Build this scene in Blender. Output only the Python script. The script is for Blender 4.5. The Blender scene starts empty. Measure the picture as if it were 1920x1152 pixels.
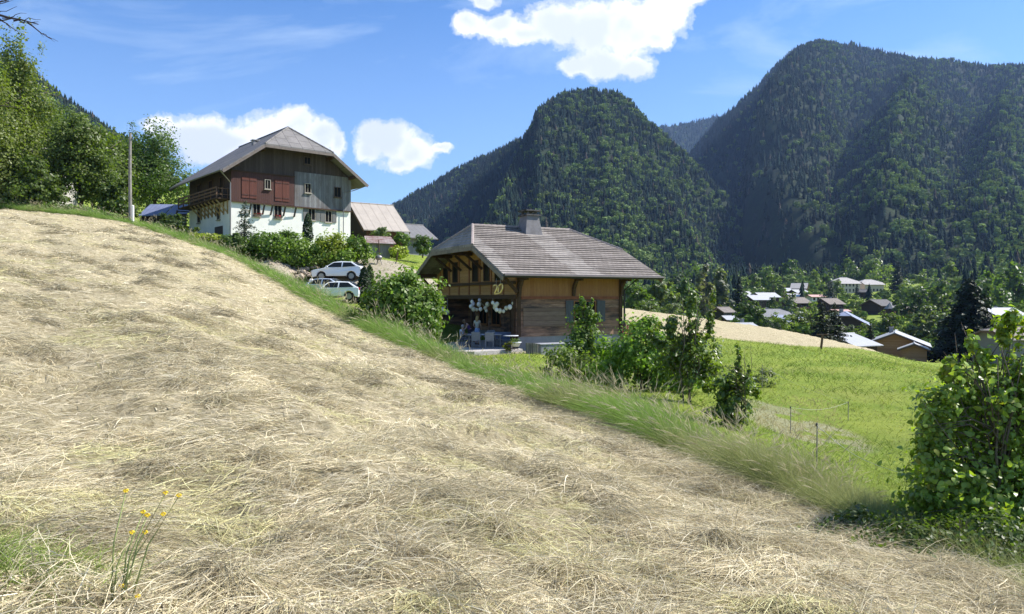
import bpy, bmesh, math, random
import numpy as np
from mathutils import Vector, Matrix
R = math.radians
SC = bpy.context.scene
COL = SC.collection
F, CX, CY = 1400.0, 960.0, 560.0          # focal length, principal column and horizon row in photo pixels
rng = np.random.default_rng(7)

def at(px, py, d):
    return np.array([(px - CX) / F * d, d, (CY - py) / F * d])

# ---------------------------------------------------------------- noise
def _hash(ix, iy, seed):
    h = (ix.astype(np.int64) * 374761393 + iy.astype(np.int64) * 668265263 + seed * 974634541) & 0xFFFFFFFF
    h = ((h ^ (h >> 13)) * 1274126177) & 0xFFFFFFFF
    h = (h ^ (h >> 16)) & 0xFFFFFFFF
    return h / 4294967295.0
def vnoise(x, y, seed=0):
    x = np.asarray(x, float); y = np.asarray(y, float)
    ix = np.floor(x); iy = np.floor(y); fx = x - ix; fy = y - iy
    fx = fx * fx * (3 - 2 * fx); fy = fy * fy * (3 - 2 * fy)
    a = _hash(ix, iy, seed); b = _hash(ix + 1, iy, seed); c = _hash(ix, iy + 1, seed); d = _hash(ix + 1, iy + 1, seed)
    return (a + (b - a) * fx) * (1 - fy) + (c + (d - c) * fx) * fy
def fbm(x, y, seed=0, octv=4, gain=.5):
    s = 0; amp = 1; tot = 0; f = 1.0
    for k in range(octv):
        s = s + amp * vnoise(x * f + 17.3 * k, y * f - 9.1 * k, seed + k); tot += amp; amp *= gain; f *= 2.03
    return s / tot

# ---------------------------------------------------------------- mesh building
def link(o, parent=None):
    COL.objects.link(o)
    if parent is not None: o.parent = parent
    return o
def npmesh(name, V, Fc, mat, parent=None, tint=None, smooth=False, mats=None, midx=None):
    V = np.asarray(V, np.float32); Fc = np.asarray(Fc, np.int32)
    me = bpy.data.meshes.new(name); n, k = Fc.shape
    me.vertices.add(len(V)); me.vertices.foreach_set('co', V.ravel())
    me.loops.add(n * k); me.loops.foreach_set('vertex_index', Fc.ravel())
    me.polygons.add(n); me.polygons.foreach_set('loop_start', np.arange(0, n * k, k, dtype=np.int32))
    if mats:
        for m in mats: me.materials.append(m)
        me.polygons.foreach_set('material_index', np.asarray(midx, np.int32))
    else: me.materials.append(mat)
    if smooth: me.polygons.foreach_set('use_smooth', np.ones(n, bool))
    if tint is not None:
        t = np.asarray(tint, np.float32)
        if t.shape[1] == 3: t = np.hstack([t, np.ones((len(t), 1), np.float32)])
        a = me.attributes.new('tint', 'FLOAT_COLOR', 'POINT'); a.data.foreach_set('color', t.ravel())
    me.update(calc_edges=True)
    return link(bpy.data.objects.new(name, me), parent)

class MB:
    """collects simple solids, then links them as one mesh object"""
    def __init__(s): s.v = []; s.f = []; s.M = Matrix.Identity(4)
    def poly(s, pts, faces):
        o = len(s.v)
        s.v += [tuple(s.M @ Vector(p)) for p in pts]; s.f += [tuple(i + o for i in f) for f in faces]
        return s
    def box(s, lo, hi):
        (a, b, c), (d, e, f) = lo, hi
        return s.poly([(a,b,c),(d,b,c),(d,e,c),(a,e,c),(a,b,f),(d,b,f),(d,e,f),(a,e,f)],
                      [(0,3,2,1),(4,5,6,7),(0,1,5,4),(1,2,6,5),(2,3,7,6),(3,0,4,7)])
    def prism(s, pts, axis, a, b):
        """extrude a 2-D outline along an axis ('x','y','z') from a to b"""
        n = len(pts)
        def p3(p, t): return (t, p[0], p[1]) if axis == 'x' else (p[0], t, p[1]) if axis == 'y' else (p[0], p[1], t)
        V = [p3(p, a) for p in pts] + [p3(p, b) for p in pts]
        return s.poly(V, [tuple(range(n))[::-1], tuple(range(n, 2 * n))] + [(i, (i + 1) % n, n + (i + 1) % n, n + i) for i in range(n)])
    def slab(s, top, th):
        """a sheet given by its top outline (3-D points), thickened straight down"""
        n = len(top); V = [tuple(p) for p in top] + [(p[0], p[1], p[2] - th) for p in top]
        return s.poly(V, [tuple(range(n)), tuple(range(n, 2 * n))[::-1]] + [((i + 1) % n, i, n + i, n + (i + 1) % n) for i in range(n)])
    def tube(s, pts, rad, n=6, cap=True):
        pts = [Vector(p) for p in pts]; k = len(pts)
        rad = [float(rad)] * k if not hasattr(rad, '__len__') else [float(q) for q in rad]
        V = []
        for i, p in enumerate(pts):
            d = (pts[min(i + 1, k - 1)] - pts[max(i - 1, 0)]).normalized()
            u = d.orthogonal().normalized() if abs(d.z) > .9 else d.cross(Vector((0, 0, 1))).normalized()
            w = d.cross(u)
            V += [tuple(p + rad[i] * (math.cos(2 * math.pi * j / n) * u + math.sin(2 * math.pi * j / n) * w)) for j in range(n)]
        Fc = [(i * n + j, i * n + (j + 1) % n, (i + 1) * n + (j + 1) % n, (i + 1) * n + j) for i in range(k - 1) for j in range(n)]
        if cap: Fc += [tuple(range(n))[::-1], tuple(range((k - 1) * n, k * n))]
        return s.poly(V, Fc)
    def bar(s, a, b, w, h=None):
        """square-section beam between two points"""
        a = Vector(a); b = Vector(b); h = h or w; d = (b - a).normalized()
        u = d.cross(Vector((0, 0, 1)))
        u = u.normalized() if u.length > 1e-3 else Vector((1, 0, 0))
        v = d.cross(u)
        V = [tuple(p + su * u * w / 2 + sv * v * h / 2) for p in (a, b) for su, sv in ((-1, -1), (1, -1), (1, 1), (-1, 1))]
        return s.poly(V, [(0,1,2,3),(7,6,5,4),(0,4,5,1),(1,5,6,2),(2,6,7,3),(3,7,4,0)])
    def lathe(s, prof, c=(0, 0, 0), n=16):
        V = [(c[0] + r * math.cos(2 * math.pi * j / n), c[1] + r * math.sin(2 * math.pi * j / n), c[2] + z) for r, z in prof for j in range(n)]
        k = len(prof)
        return s.poly(V, [(i * n + j, i * n + (j + 1) % n, (i + 1) * n + (j + 1) % n, (i + 1) * n + j) for i in range(k - 1) for j in range(n)]
                      + [tuple(range(n))[::-1], tuple(range((k - 1) * n, k * n))])
    def ball(s, c, r, n=10, m=7, sq=(1, 1, 1)):
        return s.lathe_ball(c, r, n, m, sq)
    def lathe_ball(s, c, r, n, m, sq):
        V = []
        for i in range(1, m):
            t = math.pi * i / m
            for j in range(n):
                a = 2 * math.pi * j / n
                V.append((c[0] + r * sq[0] * math.sin(t) * math.cos(a), c[1] + r * sq[1] * math.sin(t) * math.sin(a), c[2] + r * sq[2] * math.cos(t)))
        V += [(c[0], c[1], c[2] + r * sq[2]), (c[0], c[1], c[2] - r * sq[2])]
        T = len(V) - 2; Fc = [(i * n + j, (i + 1) * n + j, (i + 1) * n + (j + 1) % n, i * n + (j + 1) % n) for i in range(m - 2) for j in range(n)]
        Fc += [(T, j, (j + 1) % n) for j in range(n)] + [(T + 1, (m - 2) * n + (j + 1) % n, (m - 2) * n + j) for j in range(n)]
        return s.poly(V, Fc)
    def build(s, name, mat, parent=None, smooth=False, bevel=0):
        me = bpy.data.meshes.new(name); me.from_pydata(s.v, [], s.f); me.materials.append(mat)
        bm = bmesh.new(); bm.from_mesh(me); bmesh.ops.recalc_face_normals(bm, faces=bm.faces); bm.to_mesh(me); bm.free()
        if smooth: me.polygons.foreach_set('use_smooth', [True] * len(me.polygons))
        me.update(); o = link(bpy.data.objects.new(name, me), parent)
        if bevel:
            b = o.modifiers.new('bevel', 'BEVEL'); b.width = bevel; b.segments = 2; b.limit_method = 'ANGLE'
        return o

def tag(o, label=None, cat=None, group=None, kind=None):
    if label: o['label'] = label
    if cat: o['category'] = cat
    if group: o['group'] = group
    if kind: o['kind'] = kind
    return o
def thing(name, label, cat, loc=(0, 0, 0), rz=0.0, group=None):
    o = bpy.data.objects.new(name, None); o.empty_display_size = .3
    COL.objects.link(o); o.location = loc; o.rotation_euler = (0, 0, rz)
    return tag(o, label, cat, group)
def dup(root, loc, rz, label, group=None, sc=1.0):
    def cp(o, parent):
        c = o.copy(); COL.objects.link(c); c.parent = parent
        for ch in o.children: cp(ch, c)
        return c
    r = cp(root, None); r.location = loc; r.rotation_euler = (0, 0, rz); r.scale = (sc, sc, sc)
    r['label'] = label
    if group: r['group'] = group
    return r

# ---------------------------------------------------------------- materials
class NT:
    def __init__(s, name):
        s.m = bpy.data.materials.new(name); s.m.use_nodes = True; s.t = s.m.node_tree; s.t.nodes.clear()
        s.out = s.n('ShaderNodeOutputMaterial')
    def n(s, typ, **kw):
        x = s.t.nodes.new(typ)
        for k, v in kw.items():
            if k.startswith('i_'): x.inputs[k[2:].replace('_', ' ')].default_value = v
            else: setattr(x, k, v)
        return x
    def l(s, a, b): s.t.links.new(a, b)
    def tex(s, scale=(1, 1, 1), rot=(0, 0, 0), coord='Object'):
        tc = s.n('ShaderNodeTexCoord'); mp = s.n('ShaderNodeMapping')
        mp.inputs['Scale'].default_value = scale; mp.inputs['Rotation'].default_value = rot
        s.l(tc.outputs[coord], mp.inputs['Vector']); return mp.outputs[0]
    def noise(s, vec, scale, detail=4, rough=.6, dist=0):
        x = s.n('ShaderNodeTexNoise'); x.inputs['Scale'].default_value = scale; x.inputs['Detail'].default_value = detail
        x.inputs['Roughness'].default_value = rough; x.inputs['Distortion'].default_value = dist
        if vec is not None: s.l(vec, x.inputs['Vector'])
        return x.outputs['Fac']
    def ramp(s, fac, stops, interp='LINEAR'):
        x = s.n('ShaderNodeValToRGB'); e = x.color_ramp.elements; x.color_ramp.interpolation = interp
        while len(e) < len(stops): e.new(.5)
        for el, (p, c) in zip(e, stops):
            el.position = p; el.color = (*c, 1) if hasattr(c, '__len__') else (c, c, c, 1)
        s.l(fac, x.inputs[0]); return x.outputs[0]
    def mix(s, fac, a, b, mode='MIX'):
        x = s.n('ShaderNodeMix', data_type='RGBA', blend_type=mode)
        for sock, v in ((x.inputs[0], fac), (x.inputs[6], a), (x.inputs[7], b)):
            if hasattr(v, 'is_linked'): s.l(v, sock)
            elif hasattr(v, '__len__'): sock.default_value = (*v, 1)
            else: sock.default_value = v
        return x.outputs[2]
    def math(s, op, a, b=0.0):
        x = s.n('ShaderNodeMath', operation=op)
        for sock, v in zip(x.inputs, (a, b)):
            if hasattr(v, 'is_linked'): s.l(v, sock)
            else: sock.default_value = v
        return x.outputs[0]
    def pbr(s, col, rough=.8, metal=0, spec=.3, bump=None, bstr=.5, bdist=.02):
        b = s.n('ShaderNodeBsdfPrincipled')
        for k, v in (('Base Color', col), ('Roughness', rough), ('Metallic', metal), ('Specular IOR Level', spec)):
            if hasattr(v, 'is_linked'): s.l(v, b.inputs[k])
            elif hasattr(v, '__len__'): b.inputs[k].default_value = (*v, 1)
            else: b.inputs[k].default_value = v
        if bump is not None:
            x = s.n('ShaderNodeBump'); x.inputs['Strength'].default_value = bstr; x.inputs['Distance'].default_value = bdist
            s.l(bump, x.inputs['Height']); s.l(x.outputs[0], b.inputs['Normal'])
        s.l(b.outputs[0], s.out.inputs[0]); return b

def plain(name, col, rough=.7, metal=0, var=.25, scale=3, spec=.3):
    t = NT(name); v = t.tex(); n = t.noise(v, scale, 5, .65)
    c = t.mix(t.ramp(n, [(.3, 0), (.7, 1)]), tuple(x * (1 - var) for x in col), tuple(min(1, x * (1 + var)) for x in col))
    t.pbr(c, rough, metal, spec, n, .25, .01); return t.m

def leafmat(name, base, trans=.35, rough=.45, spec=.35, yellow=(.34, .36, .03)):
    """foliage: colour from the per-leaf 'tint' attribute times a base, diffuse plus light through the leaf"""
    t = NT(name); a = t.n('ShaderNodeAttribute', attribute_name='tint')
    c = t.mix(1.0, a.outputs['Color'], base, 'MULTIPLY')
    b = t.n('ShaderNodeBsdfPrincipled'); t.l(c, b.inputs['Base Color'])
    b.inputs['Roughness'].default_value = rough; b.inputs['Specular IOR Level'].default_value = spec
    tr = t.n('ShaderNodeBsdfTranslucent'); t.l(t.mix(1.0, c, yellow, 'MULTIPLY'), tr.inputs['Color'])
    m = t.n('ShaderNodeMixShader'); m.inputs[0].default_value = trans
    t.l(b.outputs[0], m.inputs[1]); t.l(tr.outputs[0], m.inputs[2]); t.l(m.outputs[0], t.out.inputs[0]); return t.m

def tintmat(name, rough=.9, trans=0.0, spec=.2):
    t = NT(name); a = t.n('ShaderNodeAttribute', attribute_name='tint')
    b = t.n('ShaderNodeBsdfPrincipled'); t.l(a.outputs['Color'], b.inputs['Base Color'])
    b.inputs['Roughness'].default_value = rough; b.inputs['Specular IOR Level'].default_value = spec
    if trans:
        tr = t.n('ShaderNodeBsdfTranslucent'); t.l(a.outputs['Color'], tr.inputs['Color'])
        m = t.n('ShaderNodeMixShader'); m.inputs[0].default_value = trans
        t.l(b.outputs[0], m.inputs[1]); t.l(tr.outputs[0], m.inputs[2]); t.l(m.outputs[0], t.out.inputs[0])
    else: t.l(b.outputs[0], t.out.inputs[0])
    return t.m

def boards(name, c1, c2, width, axis, stain=None, horizontal=False, groove=.85, wear=None):
    """timber boards: axis = the object-space coordinate that steps from board to board (0,1,2)"""
    t = NT(name); tc = t.n('ShaderNodeTexCoord'); sp = t.n('ShaderNodeSeparateXYZ'); t.l(tc.outputs['Object'], sp.inputs[0])
    w = t.math('DIVIDE', sp.outputs[axis], width); fr = t.math('FRACT', w); idx = t.math('FLOOR', w)
    wn = t.n('ShaderNodeTexWhiteNoise', noise_dimensions='1D'); t.l(idx, wn.inputs['W'])
    sc = [1, 1, 1]
    for k in range(3): sc[k] = 14 if k == axis else 1.2
    g = t.noise(t.tex(tuple(sc)), 1.5, 6, .7)
    c = t.mix(wn.outputs['Value'], c1, c2); c = t.mix(t.ramp(g, [(.3, .0), (.75, .75)]), c, tuple(x * .55 for x in c1))
    if wear:                                             # weathered patches with a shape of their own
        n2 = t.noise(t.tex(wear[1]), wear[2], 6, .7); c = t.mix(t.ramp(n2, [(wear[3], 0), (wear[4], 1)]), c, wear[0])
    gr = t.ramp(fr, [(0, 1), (.05, 0), (.95, 0), (1, 1)]); c = t.mix(t.math('MULTIPLY', gr, groove), c, (.02, .016, .012))
    h = t.math('SUBTRACT', t.math('MULTIPLY', g, .3), gr); t.pbr(c, .8, 0, .2, h, .6, .02); return t.m

def glassmat(name='window_glass', col=(.014, .013, .012)):
    t = NT(name); t.pbr(col, .35, 0, .03); return t.m
# ================================================================ terrain
SUN_AZ, SUN_EL = R(12), R(46)                          # direction towards the sun: azimuth from +X towards +Y
EDGE = [(1990,1150,4.6),(1920,1105,5.2),(1760,1050,5.9),(1600,985,6.9),(1500,945,7.8),(1350,888,9.2),(1250,845,10.6),(1150,800,12.2),(1000,752,15),
        (900,712,17.5),(800,672,20.5),(700,630,24.5),(620,588,29.5),(520,533,37),(440,488,44.5),(350,458,52),(250,424,60),(120,404,65),(0,394,68),(-200,375,72)]
CTRL = EDGE + [
 (960,1152,3.6),(0,1152,3.05),(400,1152,3.25),(1500,1152,4.05),(960,900,6.3),(480,900,5.6),(480,700,9.6),(0,800,6.6),(0,600,12),(250,560,17),(700,760,12),
 (0,480,26),(150,450,36),(420,540,27),(560,620,20),(1200,950,6.6),(1250,1050,4.9),
 (1650,900,12.5),(1500,800,19),(1400,740,24),(1300,745,20),(1150,740,19),(1500,700,33),(1450,648,52),(1700,690,40),(1900,800,20),(1900,720,34),(1800,930,10.5),(1900,1000,8.5),
 (1720,690,55),(1900,720,60),(1850,700,100),(1450,645,62),(1450,618,92),(1600,648,82),(1350,606,92),(1180,588,92),(1640,662,95),(1780,690,95),
 (1180,632,56),(960,660,41),(1000,668,38),(1150,682,40),(1250,655,46),(1100,720,27),(1000,700,28),(900,658,43),(850,655,45),(870,668,38),(860,600,55),(900,570,72),
 (640,522,62),(560,535,62),(620,561,55),(700,560,56),(680,590,44),(760,600,42),(740,630,32),(850,665,32),
 (550,509,62),(480,490,63),(420,466,65),(650,481,68),(560,483,67),(433,452,70),(660,462,80),(550,455,82),
 (300,432,80),(340,450,70),(100,398,76),(0,378,92),(-200,330,110),(750,492,70),(715,486,79),(780,480,96),(850,490,100),(500,440,115),(300,400,120),(100,330,130),(-100,250,140),(700,470,115),(1000,540,110)]
_P = np.array([at(*c) for c in CTRL] + [np.array(p) for p in
     [(-1,-1.5,-1.5),(2,-1.5,-1.85),(-30,-20,3.2),(20,-20,-4.6),(-90,-40,12),(90,-40,-12),(0,-90,-5),(0,0,-1.62),(-4,2,-1.0),(4,2,-2.1),(40,5,-6),(-40,20,5.4),(70,40,-9)]])
def _tps(P, Q=None):
    d = np.sqrt(((P[:, None, :2] - (P if Q is None else Q)[None, :, :2]) ** 2).sum(-1)) if Q is None else None
    return d
# interpolate in a log-stretched plane so near detail and far sweep are equally smooth
def _warp(x, y):
    r = np.sqrt(x * x + y * y) + 1e-6; s = np.log1p(r / 6.0) / r
    return np.stack([x * s, y * s], -1)
def _U(d2): return .5 * d2 * np.log(d2 + 1e-12)
class TPS:
    def __init__(s, X, z, lam=0):
        n = len(X); s.X = X; K = _U(((X[:, None] - X[None]) ** 2).sum(-1)) + lam * np.eye(n)
        Pm = np.hstack([np.ones((n, 1)), X]); A = np.block([[K, Pm], [Pm.T, np.zeros((3, 3))]])
        s.w = np.linalg.solve(A, np.concatenate([z, np.zeros(3)]))
    def __call__(s, Q):
        out = np.empty(len(Q))
        for i in range(0, len(Q), 40000):
            q = Q[i:i + 40000]; out[i:i + 40000] = _U(((q[:, None] - s.X[None]) ** 2).sum(-1)) @ s.w[:-3] + s.w[-3] + q @ s.w[-2:]
        return out
_near = TPS(_warp(_P[:, 0], _P[:, 1]), _P[:, 2], 2e-4)
FARC = [(1180,592,120),(1180,600,150),(1350,612,120),(1450,625,115),(1600,655,115),(1700,668,130),(1760,680,120),(1900,662,112),(1890,605,180),(1610,619,210),(1610,640,150),
        (1450,617,230),(1370,608,190),(1250,596,200),(1430,577,330),(1510,584,300),(1490,559,400),(1600,552,450),(1680,588,280),(1800,580,300),(1900,560,330),
        (1200,560,420),(1300,560,420),(1300,530,650),(1100,530,650),(1700,530,650),(1900,500,600),(1600,528,560),(900,520,650),(700,470,650),(900,560,200),(700,500,200),(750,470,400),
        (500,430,200),(500,400,500),(250,380,200),(100,300,200),(-200,200,200),(0,320,160),(2300,600,200),(2300,500,600),(2300,700,120),(-600,120,250),(-600,100,600)]
_Q = np.array(FARC, float)
def _fw(px, d): return np.stack([px / 420.0, np.log(d) * 1.6], -1)
_far = TPS(_fw(_Q[:, 0], _Q[:, 2]), _Q[:, 1], 1e-3)
def sstep(a, b, x): t = np.clip((x - a) / (b - a), 0, 1); return t * t * (3 - 2 * t)
def ground_z(x, y, bumps=True):
    x = np.atleast_1d(np.asarray(x, float)); y = np.atleast_1d(np.asarray(y, float))
    r = np.hypot(x, y)
    lim = np.minimum(1.0, 150.0 / (r + 1e-6))
    zn = _near(_warp(x * lim, y * lim))
    yy = np.maximum(y, 1.0); px = np.clip(CX + F * x / yy, -700, 2500); d = np.clip(yy, 60, 900)
    w = sstep(98, 135, r) * sstep(.35, .55, y / (r + 1e-6))
    z = zn.copy(); i = w > 0
    if i.any(): z[i] = zn[i] * (1 - w[i]) + w[i] * (CY - _far(_fw(px[i], d[i]))) / F * np.minimum(yy[i], 760)
    if bumps:
        h = hay_mask(x, y); tw = .9 * x + .3 * y                      # swaths left by the rake
        z = z + h * (.16 * (fbm(x * .55 + .4 * y, y * .9, 3, 3) - .5) + .10 * (fbm(x * 2.1, y * 2.6, 5, 3) - .5) + .34 * np.maximum(0, fbm(x * 1.3 + .5 * y, y * 1.7, 6, 3) - .54) + .05 * (fbm(x * 7, y * 8, 8, 2) - .5) + .035 * swath(x, y)) * sstep(1, 3, r)
        z = z + (1 - h) * (.10 * (fbm(x * .5, y * .5, 21, 3) - .5)) * (1 - sstep(90, 130, r))
    return z
def swath(x, y): return np.sin((.83 * x + .55 * y) * 2.75 + 5 * fbm(x * .25, y * .25, 93, 2))
def gz(x, y, bumps=False): return float(ground_z(x, y, bumps)[0])
def ground_at(px, d):
    x = (px - CX) / F * d; return np.array([x, d, gz(x, d)])
# the field edge as a curve: depth of the edge for every bearing
_E = np.array([at(*e)[:2] for e in EDGE]); _eb = _E[:, 0] / _E[:, 1]; _er = np.hypot(_E[:, 0], _E[:, 1]); _o = np.argsort(_eb)
def edge_r(x, y):
    u = np.where(y > .05, x / np.maximum(y, .05), np.sign(x) * 9)
    r = np.interp(u, _eb[_o], np.log(_er[_o])); r = np.exp(r)
    r = np.where(u > .75, 4.8 / np.maximum(.35, np.minimum(1, .2 + u / .95)), r)      # the edge runs on past the right of the frame
    return np.where((y <= .05) & (x > 0), 3.2, np.where((y <= .05), 90.0, r))
def hay_mask(x, y):
    r = np.hypot(x, y); e = edge_r(x, y) * (1 + .035 * (fbm(x * .7, y * .7, 31, 2) - .5))
    m = 1 - sstep(.985, 1.015, r / e)
    # the far mown strip beyond the meadow crest
    px = CX + F * x / np.maximum(y, 1); ml = np.interp(px, [1100, 1200, 1330, 1460, 1560, 1640, 1700], [52, 55, 60, 60, 66, 76, 90]); mh = np.interp(px, [1100, 1500, 1640, 1700], [116, 116, 108, 92])
    f = sstep(-1, 1, (y - ml) / 1.5) * (1 - sstep(-1, 1, (y - mh) / 2)) * sstep(1120, 1150, px) * (1 - sstep(1690, 1720, px))
    return np.where(y > 45, np.maximum(f, m * (px < 900)), m)

def build_ground():
    th = np.concatenate([np.linspace(R(-48), R(48), 620), np.linspace(R(51), R(309), 60)])      # bearing from +Y, clockwise
    rr = np.exp(np.concatenate([np.linspace(math.log(.6), math.log(2.2), 24)[:-1], np.linspace(math.log(2.2), math.log(140), 500)[:-1], np.linspace(math.log(140), math.log(5200), 150)]))
    T, RR = np.meshgrid(th, rr); X = RR * np.sin(T); Y = RR * np.cos(T)
    x = X.ravel(); y = Y.ravel(); z = ground_z(x, y)
    nt, nr = len(th), len(rr)
    i = np.arange(nr - 1)[:, None] * nt; j = np.arange(nt)[None]; j2 = (j + 1) % nt
    Fc = np.stack([(i + j).ravel(), (i + j2).ravel(), (i + nt + j2).ravel(), (i + nt + j).ravel()], -1)[:, ::-1]
    c = len(x); x = np.append(x, 0); y = np.append(y, 0); z = np.append(z, z[:nt].mean())
    # masks: R mown hay, G lush meadow, B bare earth / gravel
    hay = hay_mask(x, y); px = CX + F * x / np.maximum(y, 1)
    bare = np.zeros(len(x))
    def blob(p, d, rx, ry):
        g = ground_at(p, d); q = ((x - g[0]) / rx) ** 2 + ((y - g[1]) / ry) ** 2
        return 1 - sstep(.6, 1.1, q + .5 * (fbm(x * .8, y * .8, 41, 3) - .5))
    for a in ((625, 60, 6.5, 4.5), (560, 62.5, 5, 2.6), (930, 42.5, 4.2, 3.2), (880, 41.5, 3.0, 2.2), (560, 66, 7, 1.5), (760, 66, 5, 4)):
        bare = np.maximum(bare, blob(*a))
    bare = np.maximum(bare, .62 * np.maximum(blob(1500, 18.5, 1.5, 2.6), .8 * blob(1440, 21, 1.0, 1.6)) * (fbm(x * 1.5, y * 1.5, 81, 3) > .46))
    tint = np.stack([hay, 1 - hay, bare], -1)
    o = npmesh('ground', np.stack([x, y, z], -1), Fc, ground_material(), tint=tint, smooth=True)
    bm = bmesh.new(); bm.from_mesh(o.data); bm.verts.ensure_lookup_table()
    for k in range(nt):
        bm.faces.new((bm.verts[(k + 1) % nt], bm.verts[k], bm.verts[c]))
    bmesh.ops.recalc_face_normals(bm, faces=[f for f in bm.faces if len(f.verts) == 3])
    bm.to_mesh(o.data); bm.free()
    return tag(o, kind='structure')

def ground_material():
    t = NT('hay_meadow_soil'); a = t.n('ShaderNodeAttribute', attribute_name='tint'); sp = t.n('ShaderNodeSeparateColor'); t.l(a.outputs['Color'], sp.inputs[0])
    v = t.tex(); vs = t.tex((1, 2.2, 1), (0, 0, R(20)))
    n1 = t.noise(vs, .9, 6, .65, .6); n2 = t.noise(v, 9, 6, .7, 1.0); n3 = t.noise(t.tex((6, 26, 6), (0, 0, R(-25))), 4, 5, .7, 2.0); n4 = t.noise(v, .25, 4, .6)
    straw = t.mix(t.ramp(n1, [(.35, 0), (.65, 1)]), (.46, .39, .24), (.58, .50, .34)); straw = t.mix(t.ramp(n2, [(.42, 1), (.62, 0)]), straw, (.25, .205, .11))
    straw = t.mix(t.ramp(n4, [(.52, 0), (.70, .35)]), straw, (.34, .32, .16)); straw = t.mix(t.ramp(n3, [(.5, 0), (.72, .8)]), straw, (.60, .53, .39))
    m1 = t.noise(v, .35, 5, .6); m2 = t.noise(v, 2.5, 6, .7)
    mead = t.mix(t.ramp(m1, [(.35, 0), (.65, 1)]), (.15, .215, .03), (.245, .29, .05)); mead = t.mix(t.ramp(m2, [(.45, 0), (.75, .7)]), mead, (.10, .155, .022))
    mead = t.mix(t.ramp(t.noise(v, .12, 3, .5), [(.55, 0), (.75, .5)]), mead, (.24, .235, .07))
    soil = t.mix(t.ramp(m2, [(.3, 0), (.7, 1)]), (.24, .20, .14), (.40, .36, .28))
    c = t.mix(sp.outputs[0], mead, straw); c = t.mix(sp.outputs[2], c, soil)
    h = t.math('ADD', t.math('MULTIPLY', n2, .7), t.math('MULTIPLY', n3, .5)); t.pbr(c, .95, 0, .1, h, .9, .05); return t.m

# ---------------------------------------------------------------- mountains: height fields in bearing / distance about the valley head
def mountain(name, sil, dist, base, spurs, tree_h, nu, nr, seed, rough, back=.55, pw=1.0):
    """sil: (px, py) skyline; dist: (px, m) distance of the crest; base: (px, py, m) foot"""
    sil = np.array(sil, float); dist = np.array(dist, float); base = np.array(base, float)
    px = np.linspace(sil[0, 0], sil[-1, 0], nu); u = (px - CX) / F
    D = np.interp(px, dist[:, 0], dist[:, 1]); B = np.interp(px, base[:, 0], base[:, 2]); zb = (CY - np.interp(px, base[:, 0], base[:, 1])) / F * B
    H = (CY - np.interp(px, sil[:, 0], sil[:, 1])) / F * D - tree_h + 5 * (fbm(px / 14.0, px * 0, seed + 40, 3) - .5) * D / 1400
    t = np.concatenate([np.linspace(0, 1, nr), 1 + np.linspace(0, .9, nr // 3)[1:]])
    Tt, PX = np.meshgrid(t, px, indexing='ij'); U = (PX - CX) / F
    DD = B + (D - B) * Tt
    prof = np.where(Tt <= 1, np.clip(Tt, 0, 1) ** pw, 1 - back * (Tt - 1))
    Z = zb + (H - zb) * prof
    X = U * DD; Y = DD
    env = np.sin(np.clip(Tt, 0, 1) * math.pi) ** .8
    Z = Z + env * rough * (fbm(X / 260, Y / 260, seed, 4) - .5) * 2 + .35 * env * rough * (fbm(X / 80, Y / 80, seed + 5, 3) - .5) * 2
    S = np.zeros_like(Z); tot = 1e-6
    for path, amp, wl, wr in spurs:                       # spurs running down the face: path of (t, px)
        p = np.array(path, float); c = np.interp(Tt, p[:, 0], p[:, 1]); dpx = (PX - c); w = np.where(dpx < 0, wl, wr)
        S = S + amp * np.exp(-np.abs(dpx / w) ** 1.4); tot = max(tot, abs(amp))
    Z = Z + env * (S - .75 * tot)                         # hollows between the spurs
    cap = (H / D)[None] * DD - (1 - np.clip(Tt, 0, 1)) * 26; f_ = np.where(Tt <= 1, 1, 0); over = np.maximum(0, Z - cap + 12); Z = np.where(f_ > 0, np.minimum(Z - .5 * np.minimum(over, 24), cap), Z)
    nt = len(t); i = np.arange(nt - 1)[:, None] * nu; j = np.arange(nu - 1)[None]
    Fc = np.stack([(i + j).ravel(), (i + j + 1).ravel(), (i + nu + j + 1).ravel(), (i + nu + j).ravel()], -1)
    V = np.stack([X.ravel(), Y.ravel(), Z.ravel()], -1)
    o = tag(npmesh(name, V, Fc, M_SLOPE, smooth=True), kind='structure')
    return o, dict(X=X[:nr + nr // 6], Y=Y[:nr + nr // 6], Z=Z[:nr + nr // 6], PX=PX[:nr + nr // 6], T=Tt[:nr + nr // 6])

def scatter(G, spacing, seed, keep=None):
    """points spread evenly over a height-field patch by area"""
    r = np.random.default_rng(seed); X, Y, Z = G['X'], G['Y'], G['Z']
    dzr = (Z[1:, :-1] - Z[:-1, :-1]) / np.maximum(.1, np.abs(Y[1:, :-1] - Y[:-1, :-1])); dzu = (Z[:-1, 1:] - Z[:-1, :-1]) / np.maximum(.1, np.abs(X[:-1, 1:] - X[:-1, :-1]))
    A = (np.abs((X[:-1, 1:] - X[:-1, :-1]) * (Y[1:, :-1] - Y[:-1, :-1])) * np.minimum(3, np.sqrt(1 + dzr ** 2 + dzu ** 2))).ravel()
    n = int(A.sum() / spacing ** 2); p = A / A.sum()
    k = r.choice(len(A), n, p=p); i, j = np.divmod(k, X.shape[1] - 1); a, b = r.random(n), r.random(n)
    def bi(M): return (M[i, j] * (1 - a) + M[i + 1, j] * a) * (1 - b) + (M[i, j + 1] * (1 - a) + M[i + 1, j + 1] * a) * b
    P = np.stack([bi(X), bi(Y), bi(Z)], -1); px = bi(G['PX']); t = bi(G['T'])
    return P, px, t

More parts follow.
